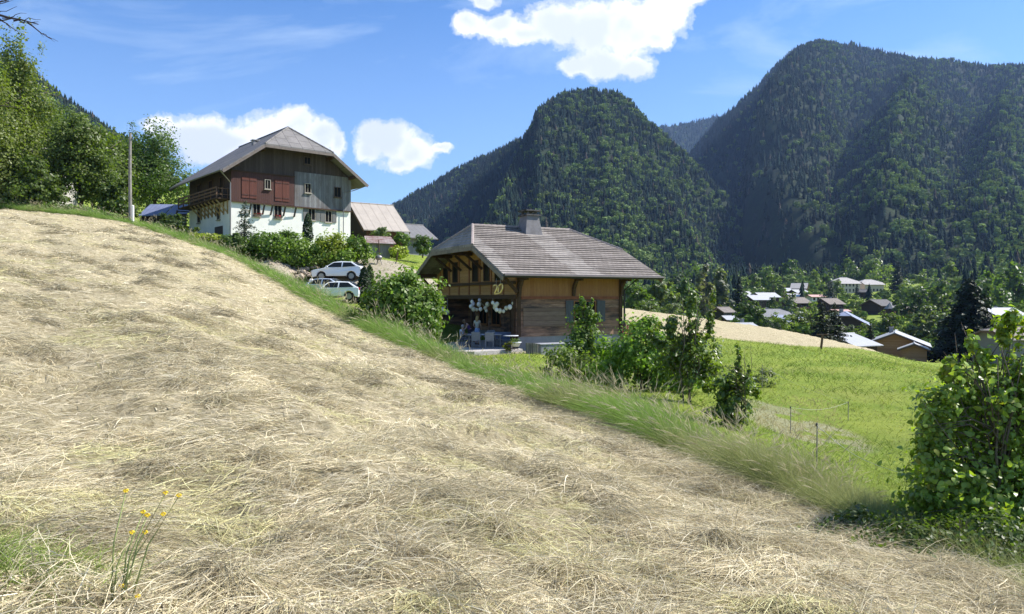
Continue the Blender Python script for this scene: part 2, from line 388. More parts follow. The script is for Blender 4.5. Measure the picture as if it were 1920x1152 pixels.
def fir_protos(k, seed):
    r = np.random.default_rng(seed); out = []
    for q in range(k):
        V = []; Fc = []; lay = 6
        for i in range(lay):
            f = i / lay; z0 = .06 + .86 * f; ztop = min(1.0, z0 + .34 * (1 - .35 * f)); rad = .20 * (1 - f) ** .85 + .02; n = 7
            o = len(V); V.append((r.normal(0, .006), r.normal(0, .006), ztop)); a0 = r.random() * 6.28
            for s in range(n * 2):
                a = a0 + math.pi * s / n; rr = rad * ((1.0 + .3 * r.normal()) if s % 2 == 0 else .66); rr = max(rr, .01)
                V.append((rr * math.cos(a), rr * math.sin(a), z0 + (-.035 if s % 2 == 0 else .03) + r.normal(0, .012)))
            Fc += [(o, o + 1 + s, o + 1 + (s + 1) % (2 * n)) for s in range(2 * n)]
        out.append((np.array(V), np.array(Fc)))
    return out
def leafy_protos(k, seed, n=150, squash=1.0):
    r = np.random.default_rng(seed); out = []
    for q in range(k):
        nc = 9; c = r.normal(0, 1, (nc, 3)); c /= np.linalg.norm(c, axis=1)[:, None]; c = c * np.array([.24, .24, .26]) * (.7 + .4 * r.random((nc, 1))) + np.array([0, 0, .58])
        ci = r.integers(0, nc, n); d = r.normal(0, 1, (n, 3)); d /= np.linalg.norm(d, axis=1)[:, None]; p = c[ci] + d * (.17 + .04 * r.normal(0, 1, (n, 1)))
        nrm = d + .45 * r.normal(0, 1, (n, 3)); V, Fc = leaf_quads(p, nrm, .075 + .03 * r.random(n), r, squash)
        out.append((V, Fc))
    return out
def leaf_quads(p, nrm, size, r, aspect=.7):
    """n leaf-like diamonds (two triangles each), folded along the rib"""
    n = len(p); nrm = nrm / (np.linalg.norm(nrm, axis=1)[:, None] + 1e-9)
    a = r.normal(0, 1, (n, 3)); u = np.cross(nrm, a); u /= (np.linalg.norm(u, axis=1)[:, None] + 1e-9); w = np.cross(nrm, u); s = np.asarray(size)[:, None]
    V = np.stack([p - u * s, p + w * s * aspect + nrm * s * .18, p + u * s, p - w * s * aspect + nrm * s * .18], 1).reshape(-1, 3)
    o = np.arange(n)[:, None] * 4
    return V, np.concatenate([o + [0, 1, 2], o + [0, 2, 3]], 0)
def merge(protos, P, H, W, rot, which, tint):
    """copies of small meshes joined into one cloud (a forest that reads as one mass)"""
    Vs, Fs, Ts = [], [], []; off = 0
    for q, (pv, pf) in enumerate(protos):
        k = np.where(which == q)[0]
        if not len(k): continue
        c, s = np.cos(rot[k])[:, None], np.sin(rot[k])[:, None]
        x = (pv[:, 0] * c - pv[:, 1] * s) * W[k][:, None] + P[k, 0][:, None]; y = (pv[:, 0] * s + pv[:, 1] * c) * W[k][:, None] + P[k, 1][:, None]
        z = pv[:, 2] * H[k][:, None] + P[k, 2][:, None]
        m = len(pv); Vs.append(np.stack([x, y, z], -1).reshape(-1, 3)); Ts.append(np.repeat(tint[k], m, 0))
        Fs.append((pf[None] + (off + np.arange(len(k)) * m)[:, None, None]).reshape(-1, 3)); off += len(k) * m
    return np.concatenate(Vs), np.concatenate(Fs), np.concatenate(Ts)
def forest(name, label, sets, seed, fir_frac, hs, leafy_h, mat):
    """sets: arrays of points; fir_frac(px, t, noise) gives the share of firs"""
    r = np.random.default_rng(seed); P, px, t = sets; n = len(P)
    nz = .5 + 1.25 * (.35 * fbm(P[:, 0] / 110, P[:, 1] / 110 + P[:, 2] / 70, seed, 2) + .65 * fbm(P[:, 0] / 26, P[:, 1] / 26 + P[:, 2] / 20, seed + 9, 2) - .5); nz = nz + .05 * r.normal(0, 1, n); fir = r.random(n) < fir_frac(px, t, nz)
    H = np.where(fir, hs[0] + (hs[1] - hs[0]) * r.random(n) ** 1.8, leafy_h[0] + (leafy_h[1] - leafy_h[0]) * r.random(n))
    W = np.where(fir, (.45 * H + .55 * hs[0] * 1.15) * (.85 + .5 * r.random(n)), H * (.95 + .4 * r.random(n)))
    g = r.random((n, 1)); fc = np.array([[.018, .034, .027]]) * (.5 + 1.0 * g) + np.array([[.010, .004, 0]]) * r.random((n, 1))
    dead = r.random(n) < .025; fc[dead] = [.085, .07, .055]
    lc = np.array([[.13, .185, .07]]) * (.7 + .6 * g) * np.array([[1, 1, 1]]) + np.array([[.03, .02, 0]]) * r.random((n, 1))
    tint = np.where(fir[:, None], fc, lc)
    which = np.where(fir, r.integers(0, 5, n), 5 + r.integers(0, 4, n)); P = P - np.array([0, 0, .6])
    V, Fc, T = merge(FIRS + LEAFIES, P, H, W, r.random(n) * 6.28, which, tint)
    T = T * (.8 + .4 * np.random.default_rng(seed + 1).random((len(T), 1)))
    return tag(npmesh(name, V, Fc, mat, tint=T), label, 'forest', kind='stuff')
# ================================================================ camera, light, sky
cam = bpy.data.cameras.new('camera'); cam.sensor_width = 36; cam.lens = F / 1920 * 36; cam.shift_y = -(576 - CY) / 1920; cam.clip_start = .05; cam.clip_end = 60000
co = bpy.data.objects.new('camera', cam); COL.objects.link(co); co.rotation_euler = (R(90), 0, 0); SC.camera = co
sl = bpy.data.lights.new('sun', 'SUN'); sl.energy = 5.0; sl.angle = R(.53); sl.color = (1, .955, .88)
so = bpy.data.objects.new('sun', sl); COL.objects.link(so)
sd = Vector((math.cos(SUN_AZ) * math.cos(SUN_EL), math.sin(SUN_AZ) * math.cos(SUN_EL), math.sin(SUN_EL))); so.rotation_euler = sd.to_track_quat('Z', 'Y').to_euler()
SC.view_settings.view_transform = 'Standard'; SC.view_settings.look = 'None'; SC.view_settings.exposure = .92; SC.view_settings.gamma = 1
SC.cycles.use_denoising = True; SC.cycles.max_bounces = 8; SC.cycles.transparent_max_bounces = 8; SC.cycles.volume_bounces = 0; SC.cycles.diffuse_bounces = 3
SC.cycles.sample_clamp_indirect = 6

def build_world():
    w = bpy.data.worlds.new('World'); SC.world = w; w.use_nodes = True
    t = NT.__new__(NT); t.t = w.node_tree; t.t.nodes.clear(); out = t.n('ShaderNodeOutputWorld'); bg = t.n('ShaderNodeBackground'); bg.inputs[1].default_value = .0825
    sky = t.n('ShaderNodeTexSky', sky_type='NISHITA'); sky.sun_disc = False; sky.sun_elevation = SUN_EL; sky.sun_rotation = math.pi / 2 - SUN_AZ; sky.altitude = 1000; sky.air_density = 1.0; sky.dust_density = .35; sky.ozone_density = 1.6
    blue = t.mix(1.0, sky.outputs[0], (.60, .94, 1.30), 'MULTIPLY')
    tc = t.n('ShaderNodeTexCoord'); sp = t.n('ShaderNodeSeparateXYZ'); t.l(tc.outputs['Generated'], sp.inputs[0])
    y = t.math('MAXIMUM', sp.outputs[1], .05); cb = t.n('ShaderNodeCombineXYZ'); t.l(t.math('DIVIDE', sp.outputs[0], y), cb.inputs[0]); t.l(t.math('DIVIDE', sp.outputs[2], y), cb.inputs[1]); q = cb.outputs[0]
    # soft warp so that outlines billow
    nw = t.n('ShaderNodeTexNoise'); nw.inputs['Scale'].default_value = 22; nw.inputs['Detail'].default_value = 5; nw.inputs['Roughness'].default_value = .62; t.l(q, nw.inputs['Vector'])
    vm = t.n('ShaderNodeVectorMath', operation='MULTIPLY_ADD'); t.l(nw.outputs['Color'], vm.inputs[0]); vm.inputs[1].default_value = (.034, .034, 0); vm.inputs[2].default_value = (-.017, -.017, 0)
    va = t.n('ShaderNodeVectorMath', operation='ADD'); t.l(q, va.inputs[0]); t.l(vm.outputs[0], va.inputs[1]); qq = va.outputs[0]
    ELL = [(882,46,44,24),(935,52,58,30),(985,62,55,28),(1045,44,72,50),(1110,50,90,62),(1180,52,92,70),(1245,22,62,62),(1290,0,42,26),(1130,118,78,36),(1185,128,46,32),(1080,124,42,22),(905,4,28,14),(1235,70,40,36),
           (300,232,42,26),(345,252,58,44),(395,252,62,46),(450,262,70,44),(505,252,58,48),(550,238,52,46),(600,256,46,40),(560,292,92,34),(400,290,90,30),(632,268,22,34),(1235,-60,140,60),
           (700,256,38,34),(735,264,52,42),(775,284,50,40),(750,306,42,22),(825,278,28,12),(690,282,30,26)]
    acc = None
    for ex, ey, rx, ry in ELL:
        a = t.n('ShaderNodeVectorMath', operation='SUBTRACT'); t.l(qq, a.inputs[0]); a.inputs[1].default_value = ((ex - CX) / F, (CY - ey) / F, 0)
        b = t.n('ShaderNodeVectorMath', operation='MULTIPLY'); t.l(a.outputs[0], b.inputs[0]); b.inputs[1].default_value = (F / rx, F / ry, 0)
        l = t.n('ShaderNodeVectorMath', operation='LENGTH'); t.l(b.outputs[0], l.inputs[0]); e = t.math('SUBTRACT', 1.0, l.outputs['Value'])
        if acc is None: acc = e
        else:
            s = t.n('ShaderNodeMath', operation='SMOOTH_MAX'); t.l(acc, s.inputs[0]); t.l(e, s.inputs[1]); s.inputs[2].default_value = .18; acc = s.outputs[0]
    fine = t.noise(q, 55, 6, .68, .3); dens = t.math('ADD', acc, t.math('MULTIPLY', t.math('SUBTRACT', fine, .5), .8))
    mask = t.ramp(dens, [(.0, 0), (.12, .30), (.42, 1)], 'EASE')
    shade = t.noise(q, 6, 4, .55, .4); body = t.math('SUBTRACT', t.math('MULTIPLY', acc, .55), t.math('MULTIPLY', t.math('SUBTRACT', shade, .5), 2.6))
    ccol = t.mix(t.ramp(body, [(.12, 0), (.55, 1)], 'EASE'), (8.4, 8.45, 8.6), (6.1, 6.5, 7.6))
    wi = t.n('ShaderNodeMapping'); wi.inputs['Scale'].default_value = (1.6, 4.5, 1); wi.inputs['Rotation'].default_value = (0, 0, R(-28)); t.l(q, wi.inputs['Vector'])
    cir = t.ramp(t.noise(wi.outputs[0], 1.7, 6, .6, .7), [(.46, 0), (.8, .62)]); low = t.ramp(sp.outputs[2], [(.05, .30), (.36, 0)])
    c = t.mix(t.math('MAXIMUM', cir, low), blue, (5.6, 6.8, 8.0)); c = t.mix(mask, c, ccol); t.l(c, bg.inputs[0]); t.l(bg.outputs[0], out.inputs[0])
build_world()

# ================================================================ mountains and their woods
t_ = NT('forest_slope'); v_ = t_.tex(); n_ = t_.noise(v_, .02, 5, .6); n2_ = t_.noise(v_, .15, 4, .6)
t_.pbr(t_.mix(t_.ramp(n2_, [(.35, 0), (.7, 1)]), t_.mix(t_.ramp(n_, [(.4, 0), (.65, 1)]), (.018, .030, .014), (.034, .052, .02)), (.018, .022, .014)), .95, 0, .1); M_SLOPE = t_.m
M_WOOD = leafmat('far_foliage', (1, 1, 1), .15, .95, .02, (1.3, 1.5, .5))
FIRS = fir_protos(5, 11); LEAFIES = leafy_protos(4, 12, 120)

def build_mountains():
    # dome-shaped wooded mountain in the middle
    o1, g1 = mountain('mountain', [(560,470),(640,430),(715,388),(760,360),(800,338),(850,308),(900,282),(940,266),(975,248),(992,228),(1006,192),(1030,172),(1065,155),(1110,150),(1150,156),(1180,171),(1205,200),(1235,228),(1262,250),(1290,278),(1330,318),(1370,366),(1410,408),(1450,446),(1500,480),(1560,505)],
        [(560,1500),(850,1750),(975,1650),(1010,1330),(1110,1250),(1200,1220),(1300,1180),(1400,1080),(1560,900)], [(560,500,700),(900,520,640),(1300,535,560),(1560,528,640)],
        [([(0, 905), (.45, 985), (.75, 1020), (1, 1045)], 100, 34, 75), ([(0, 1150), (.5, 1140), (1, 1130)], 30, 45, 60), ([(0, 1330), (.5, 1270), (1, 1215)], 34, 55, 60)], 13, 300, 90, 3, 42, pw=.92)
    o2, g2 = mountain('mountain', [(1180,420),(1225,360),(1262,318),(1300,270),(1345,215),(1380,188),(1420,150),(1455,112),(1490,84),(1540,70),(1600,74),(1660,88),(1720,100),(1800,105),(1860,114),(1920,112),(2050,120),(2250,180)],
        [(1180,2100),(1300,2000),(1380,2000),(1490,2150),(1560,2200),(1700,2100),(1920,1950),(2250,1800)], [(1180,500,1250),(1330,500,1150),(1450,510,850),(1560,522,700),(1700,520,650),(1900,500,640),(2250,480,640)],
        [([(0, 1400), (.35, 1420), (.7, 1500), (1, 1535)], 175, 40, 120), ([(0, 1650), (.5, 1700), (1, 1740)], 110, 50, 90), ([(0, 1850), (.5, 1880), (1, 1900)], 90, 50, 90), ([(0.25, 1560), (.5, 1590), (.7, 1600)], -60, 30, 35)], 13, 300, 90, 9, 75, pw=.85)
    # far ridge closing the notch between the two
    o3, g3 = mountain('hill', [(1120,300),(1200,250),(1240,232),(1275,229),(1310,221),(1340,215),(1400,200),(1480,260)], [(1120,3600),(1480,3600)], [(1120,480,2300),(1480,480,2300)], [], 12, 60, 40, 4, 40)
    # spur of wooded hillside at the right edge
    o4, g4 = mountain('hill', [(1690,535),(1730,515),(1780,490),(1830,462),(1870,430),(1900,405),(1935,385),(2050,330),(2250,280)], [(1690,470),(1800,540),(1920,640),(2250,700)], [(1690,545,380),(1800,560,370),(1920,560,360),(2250,560,360)],
        [([(0, 1800), (1, 1860)], 10, 50, 50)], 16, 110, 50, 14, 10)
    # steep hillside on the left
    o5, g5 = mountain('hill', [(-700,-300),(-400,-160),(-150,-20),(0,80),(60,112),(130,166),(200,216),(245,243),(300,285),(360,345),(440,390),(520,430)], [(-700,700),(0,760),(245,860),(520,900)], [(-700,300,170),(0,345,170),(250,385,180),(520,440,230)],
        [([(0, 60), (.5, 40), (1, 20)], 12, 40, 40)], 15, 200, 80, 17, 22)
    up = lambda s, lo, hi: sstep(lo, hi, s)
    forest('forest', 'dark spruce and pale broadleaf forest covering the dome shaped middle mountain', scatter(g1, 6.0, 1), 1, lambda px, t, nz: np.clip(.96 - .46 * sstep(.44, .66, nz) * sstep(1000, 1110, px) * (1 - .35 * t) - .16 * (1 - t) * sstep(960, 1150, px), .12, 1), (8, 15), (8, 12), M_WOOD)
    forest('forest', 'bluish forest over the tall mountain that rises at the right', scatter(g2, 7.4, 2), 2, lambda px, t, nz: np.clip(.96 - .52 * sstep(.42, .64, nz) * sstep(1480, 1640, px) * (1 - .75 * sstep(.5, .85, t)), .1, 1), (9, 18), (9, 14), M_WOOD)
    forest('forest', 'hazy forest on the far ridge in the notch between two mountains', scatter(g3, 17, 3), 3, lambda px, t, nz: np.full(len(px), .95), (16, 26), (12, 16), M_WOOD)
    forest('forest', 'broadleaf wood on the hillside spur that enters at the right edge', scatter(g4, 6.5, 4), 4, lambda px, t, nz: np.clip(.25 + .8 * sstep(.52, .6, nz), 0, 1), (10, 18), (8, 13), M_WOOD)
    forest('forest', 'steep mixed forest with dark spruces along its skyline, left of the old farmhouse', scatter(g5, 5.6, 5), 5, lambda px, t, nz: np.clip(.25 + .6 * sstep(.55, .9, t) + .3 * sstep(.5, .6, nz), 0, 1), (9, 16), (7, 12), M_WOOD)
def build_haze():
    t = NT('valley_air'); v = t.n('ShaderNodeVolumePrincipled'); v.inputs['Color'].default_value = (.38, .58, 1, 1); v.inputs['Density'].default_value = .000062; v.inputs['Anisotropy'].default_value = .2
    t.l(v.outputs[0], t.out.inputs['Volume'])
    tag(MB().box((-5400, -5400, -420), (5400, 5400, 1150)).build('haze', t.m), 'thin bluish air filling the valley', 'haze', kind='stuff')
# ================================================================ building kit
M_GLASS = glassmat()
M_FRAME = plain('pale_window_frame', (.34, .30, .25), .6, 0, .1)
M_DKFRAME = plain('dark_window_frame', (.09, .06, .04), .7)
M_WHITE = None
def render_mat(name, col, var=.12):
    t = NT(name); v = t.tex(); n = t.noise(v, 1.1, 6, .65); n2 = t.noise(t.tex((1, 1, .15)), 4, 4, .6); n3 = t.noise(v, 40, 3, .6)
    c = t.mix(t.ramp(n, [(.35, 0), (.7, 1)]), col, tuple(x * (1 - var) for x in col)); c = t.mix(t.ramp(n2, [(.6, 0), (.85, .5)]), c, tuple(x * .62 for x in col))
    t.pbr(c, .9, 0, .15, n3, .3, .01); return t.m
M_WHITE = render_mat('white_render', (.80, .775, .72))
M_STONE = render_mat('grey_plinth', (.27, .27, .28), .3)
M_GREY_BOARDS = boards('weathered_grey_boards', (.17, .165, .17), (.30, .295, .30), .26, 1, wear=((.10, .085, .08), (1, 1, .25), 1.2, .45, .7))
M_DARK_BOARDS = boards('dark_weathered_boards', (.066, .048, .040), (.115, .088, .076), .22, 1)
M_RED_BOARDS = boards('red_brown_boards', (.088, .044, .038), (.115, .056, .047), .2, 1)
M_BROWN_BOARDS = boards('brown_boards_end_wall', (.085, .05, .03), (.12, .072, .042), .2, 0)
M_BARN_BOARDS = boards('brown_barn_boards', (.115, .052, .03), (.16, .075, .042), .25, 0)
M_SHED_BOARDS = boards('silver_shed_boards', (.17, .155, .15), (.30, .28, .27), .22, 0)
M_LOGS = boards('weathered_log_wall', (.27, .125, .075), (.46, .29, .205), .235, 2, wear=((.085, .058, .05), (.5, 1, 2.6), 1.1, .42, .60), groove=.9)
M_ORANGE = boards('orange_brown_boards', (.34, .155, .068), (.42, .205, .09), .21, 0, groove=.5)
M_YELLOW = boards('honey_boards', (.40, .215, .085), (.48, .275, .12), .20, 2, groove=.6)
M_BEAM = boards('dark_beam_timber', (.07, .040, .024), (.10, .058, .035), .5, 2, groove=0)
M_CHALETW = boards('larch_boards', (.46, .24, .11), (.56, .32, .16), .2, 2, groove=.5)
M_VDARK = boards('village_dark_boards', (.050, .032, .024), (.085, .056, .042), .3, 2, groove=.6)
M_RAIL = plain('railing_timber', (.13, .075, .045), .8)
M_PIPE = plain('zinc_pipe', (.24, .22, .21), .45, .6, .15)
M_METALW = plain('galvanised_pale', (.45, .45, .44), .5, .2, .1)
def tiles(name, c1, c2, row, col, stripe=None, bstr=.9, rot=0, lines=.028):
    """courses of roof tiles along the slope (object x across, y down the slope)"""
    t = NT(name); v = t.tex((1, 1, 0)); br = t.n('ShaderNodeTexBrick', offset=.5); t.l(v, br.inputs['Vector'])
    for k, x in (('Color1', c1), ('Color2', c2), ('Mortar', tuple(q * .28 for q in c1))): br.inputs[k].default_value = (*x, 1)
    br.inputs['Scale'].default_value = 1; br.inputs['Mortar Size'].default_value = lines; br.inputs['Mortar Smooth'].default_value = .4; br.inputs['Bias'].default_value = 0; br.inputs['Brick Width'].default_value = col; br.inputs['Row Height'].default_value = row
    n = t.noise(t.tex(), .7, 5, .65); n2 = t.noise(t.tex(), 7, 5, .7)
    c = t.mix(t.ramp(n, [(.35, 0), (.7, .55)]), br.outputs['Color'], tuple(x * .62 for x in c1)); c = t.mix(t.ramp(n2, [(.55, 0), (.8, .5)]), c, tuple(min(1, x * 1.5) for x in c2))
    c = t.mix(t.ramp(t.noise(t.tex(), 1.9, 6, .75), [(.58, 0), (.72, .55)]), c, tuple(x * y for x, y in zip(c1, (.55, .6, .42))))   # moss and lichen
    if stripe:                                            # paler streaks washed clean by metal run-off below the stack
        sp = t.n('ShaderNodeSeparateXYZ'); tc = t.n('ShaderNodeTexCoord'); t.l(tc.outputs['Object'], sp.inputs[0])
        wob = t.math('ADD', sp.outputs[0], t.math('MULTIPLY', t.noise(t.tex(), 1.2, 5, .75), 1.4))
        for a, b in stripe:
            m = t.math('MULTIPLY', t.math('GREATER_THAN', wob, a), t.math('LESS_THAN', wob, b)); c = t.mix(t.math('MULTIPLY', m, t.ramp(t.noise(t.tex(), 1.1, 5, .7), [(.3, .1), (.7, .5)])), c, (.42, .385, .35))
    t.pbr(c, .75, 0, .25, t.math('ADD', br.outputs['Fac'], t.math('MULTIPLY', n2, -.4)), bstr, -.03); return t.m
M_TILES = tiles('flat_clay_tiles', (.20, .172, .150), (.29, .252, .225), .30, .34, lines=.012, stripe=((3.9, 5.7), (-.8, .1)))
M_SHEET = tiles('grey_fibre_sheets', (.175, .165, .16), (.215, .20, .19), 1.2, .9, bstr=.4)
def ribbed(name, col, pitch, axis, var=.15, rough=.5, metal=.2, rust=None):
    t = NT(name); tc = t.n('ShaderNodeTexCoord'); sp = t.n('ShaderNodeSeparateXYZ'); t.l(tc.outputs['Object'], sp.inputs[0])
    w = t.math('FRACT', t.math('DIVIDE', sp.outputs[axis], pitch)); h = t.ramp(w, [(0, 1), (.12, .1), (.88, .1), (1, 1)]); n = t.noise(t.tex(), .9, 5, .65)
    c = t.mix(t.ramp(n, [(.35, 0), (.7, 1)]), tuple(x * (1 - var) for x in col), tuple(min(1, x * (1 + var)) for x in col))
    c = t.mix(t.math('MULTIPLY', h, .35), c, tuple(x * .4 for x in col))
    if rust: c = t.mix(t.ramp(t.noise(t.tex((.5, 1, 1)), 1.5, 5, .7), [(.42, 0), (.6, 1)]), c, rust)
    t.pbr(c, rough, metal, .35, h, .6, .03); return t.m
M_BLUESHEET = ribbed('blue_grey_roof_sheet', (.20, .23, .36), .42, 0)
M_BEIGESHEET = ribbed('beige_roof_sheet', (.37, .325, .28), 1.1, 0, .08, .8, 0)
M_GREYSHEET = ribbed('dark_grey_roof_sheet', (.16, .155, .155), .8, 0, .1, .7, 0)
M_RUSTSHEET = ribbed('rusty_roof_sheet', (.34, .29, .27), .3, 0, .15, .6, .1, rust=(.17, .085, .06))
M_VROOF = {'white': ribbed('pale_metal_roof', (.44, .44, .45), .6, 0, .06, .45, .1), 'grey': tiles('grey_slate_roof', (.22, .22, .225), (.28, .28, .28), .4, .5, bstr=.3),
           'dark': tiles('dark_slate_roof', (.10, .095, .095), (.14, .13, .13), .4, .5, bstr=.3), 'brown': tiles('brown_tile_roof', (.20, .17, .15), (.26, .22, .19), .4, .5, bstr=.3),
           'blue': ribbed('blue_grey_metal_roof', (.25, .28, .38), .6, 0, .08, .5, .1), 'pink': ribbed('faded_red_roof', (.55, .34, .30), .8, 0, .06, .8, 0), 'pale': tiles('pale_tile_roof', (.40, .375, .36), (.46, .43, .41), .4, .5, bstr=.2)}

def roof(root, L, W, hw, tan, ox, oy, hip, th, mat, name='roof', ridge_m=None, courses=0):
    """gable or half-hip roof over the footprint 0..L (ridge direction) by 0..W"""
    zr = hw + tan * W / 2; zf = lambda y: hw + tan * (y if y < W / 2 else W - y)
    (ox0, ox1), (oy0, oy1), (h0, h1) = ox, oy, hip
    def end(h): return (h[0], h[1]) if h else (W / 2, 0.0)        # y of the hip corner, setback of the ridge end
    y0, s0 = end(h0); y1, s1 = end(h1); k = -.004
    front = [(-ox0, -oy0), (L + ox1, -oy0)] + ([(L + ox1, y1)] if h1 else []) + [(L + ox1 - s1, W / 2), (-ox0 + s0, W / 2)] + ([(-ox0, y0)] if h0 else [])
    back = [(-ox0 + s0, W / 2), (L + ox1 - s1, W / 2)] + ([(L + ox1, W - y1)] if h1 else []) + [(L + ox1, W + oy1), (-ox0, W + oy1)] + ([(-ox0, W - y0)] if h0 else [])
    mb = MB()
    for pts in (front, back): mb.slab([(x, y, zf(y)) for x, y in pts], th)
    if h0: mb.slab([(-ox0, y0, zf(y0)), (-ox0 + s0, W / 2, zr), (-ox0, W - y0, zf(y0))][::-1], th)
    if h1: mb.slab([(L + ox1, y1, zf(y1)), (L + ox1, W - y1, zf(y1)), (L + ox1 - s1, W / 2, zr)], th)
    if courses:                                           # each course lies tilted on the one below
        def lim(y, xe, yh, s, sg): return xe if y <= yh else xe + sg * s * (y - yh) / max(1e-6, W / 2 - yh)
        rows = np.arange(-oy0, W / 2 - .02, courses)
        for back_ in (0, 1):
            y0_ = -(oy1 if back_ else oy0)
            for a in np.arange(y0_, W / 2 - .02, courses):
                b = min(a + courses, W / 2); fy = (lambda y: W - y) if back_ else (lambda y: y); q = []
                jit = .014 * math.sin(a * 37.7 + back_)
                for y, up_ in ((a, .05 + jit), (b, .006)):
                    z = hw + tan * y + up_; q.append([(lim(y, -ox0, y0, s0, 1), fy(y), z), (lim(y, L + ox1, y1, s1, -1), fy(y), z)])
                lo, hi = q; dn = [(p[0], p[1], p[2] - .046) for p in lo]; mb.poly([lo[0], lo[1], hi[1], hi[0], dn[0], dn[1]], [(0, 1, 2, 3), (4, 5, 1, 0)])
        for h, xe, s, sg, yh in ((h0, -ox0, s0, 1, y0), (h1, L + ox1, s1, -1, y1)):
            if not h: continue
            n_ = int(s / courses * 1.15) + 2
            for k in range(n_):
                fa, fb_ = k / n_, (k + 1) / n_; q = []
                for f, up_ in ((fa, .05), (fb_, .006)):
                    z = zf(yh) + (zr - zf(yh)) * f + up_; x = xe + sg * s * f; ya = yh + (W / 2 - yh) * f; q.append([(x, ya, z), (x, W - ya, z)])
                lo, hi = q; dn = [(p[0], p[1], p[2] - .046) for p in lo]; mb.poly([lo[0], lo[1], hi[1], hi[0], dn[0], dn[1]], [(0, 1, 2, 3), (4, 5, 1, 0)])
    o = mb.build(name, mat, root)
    rg = MB()                                             # ridge and hip caps
    def cap(a, b, r=.11):
        a = Vector(a); b = Vector(b); n = max(2, int((b - a).length / .38)); 
        for i in range(n):
            p = a.lerp(b, i / n); q = a.lerp(b, (i + 1.12) / n); rg.tube([p, q], [r * .8, r], 6)
    cap((-ox0 + s0, W / 2, zr), (L + ox1 - s1, W / 2, zr))
    for h, xe, s, sg in ((h0, -ox0, s0, 1), (h1, L + ox1, s1, -1)):
        if h:
            cap((xe, h[0], zf(h[0])), (xe + sg * s, W / 2, zr)); cap((xe, W - h[0], zf(h[0])), (xe + sg * s, W / 2, zr))
    rg.build('ridge_cap', ridge_m or mat, o)
    fbs = []; e = .015                                   # verge and eave boards under the roof edge
    def brd(a, b, w, h): fbs.append(MB().bar((a[0], a[1], a[2] - th - h / 2 + .03), (b[0], b[1], b[2] - th - h / 2 + .03), w, h))
    for h, xe, sg in ((h0, -ox0 - e, 1), (h1, L + ox1 + e, -1)):
        yy = h[0] if h else W / 2
        brd((xe, -oy0, zf(-oy0)), (xe, yy, zf(yy)), .05, .24); brd((xe, W + oy1, hw - tan * oy1), (xe, W - yy, zf(yy)), .05, .24)
        if h: brd((xe, yy, zf(yy)), (xe, W - yy, zf(yy)), .05, .24)
    class FB:
        def build(self, n, m, p):
            for q in fbs: q.build(n, m, p)
    return o, FB(), zf

def window(root, face, W, L, a0, a1, z0, z1, frame=M_FRAME, name='window', depth=.10, mull=1, sill=True):
    """a window set on a wall: face 'x0','x1' (gable ends) or 'y0','y1' (long walls); a0..a1 along the wall.
       The frame stands proud of the wall, the dark pane sits inside it."""
    def P(a, z, out):
        return {'x0': (-out, a, z), 'x1': (L + out, a, z), 'y0': (a, -out, z), 'y1': (a, W + out, z)}[face]
    def bx(mb, A0, A1, Z0, Z1, o0, o1):
        p, q = P(A0, Z0, o0), P(A1, Z1, o1); return mb.box([min(i, j) for i, j in zip(p, q)], [max(i, j) for i, j in zip(p, q)])
    g = MB(); bx(g, a0, a1, z0, z1, -.02, .008); w = g.build(name, M_GLASS, root)
    f = MB(); t = .055
    bx(f, a0 - t, a0, z0 - t, z1 + t, -.02, .07); bx(f, a1, a1 + t, z0 - t, z1 + t, -.02, .07); bx(f, a0, a1, z1, z1 + t, -.02, .07); bx(f, a0, a1, z0 - t, z0, -.02, .07)
    for k in range(mull): m = a0 + (a1 - a0) * (k + 1) / (mull + 1); bx(f, m - .02, m + .02, z0, z1, .012, .035)
    f.build('frame', frame, w)
    if sill:
        s = MB(); bx(s, a0 - .12, a1 + .12, z0 - t - .08, z0 - t - .002, -.02, .16); s.build('sill', frame, w)
    return w
def panel(root, name, face, W, L, a0, a1, z0, z1, o0, o1, mat):
    def P(a, z, out): return {'x0': (-out, a, z), 'x1': (L + out, a, z), 'y0': (a, -out, z), 'y1': (a, W + out, z)}[face]
    p, q = P(a0, z0, o0), P(a1, z1, o1)
    return MB().box([min(i, j) for i, j in zip(p, q)], [max(i, j) for i, j in zip(p, q)]).build(name, mat, root)

def gable_wall(root, L, W, z0, hw, tan, cut, mat, name='wall', x0=0.0, x1=None, drop=.0):
    """solid body with gable ends; cut = (z at x0 end, z at x1 end) where half hips slice the gable"""
    x1 = L if x1 is None else x1; zr = hw + tan * W / 2 - drop; h = hw - drop; c = min(cut) if cut else zr
    c = min(c, zr); yc = (c - h) / tan if c < zr else W / 2
    o = [(0, z0), (W, z0), (W, h), (W - yc, c)] + ([(yc, c)] if c < zr - 1e-6 else []) + [(0, h)]
    return MB().prism(o, 'x', x0, x1).build(name, mat, root)

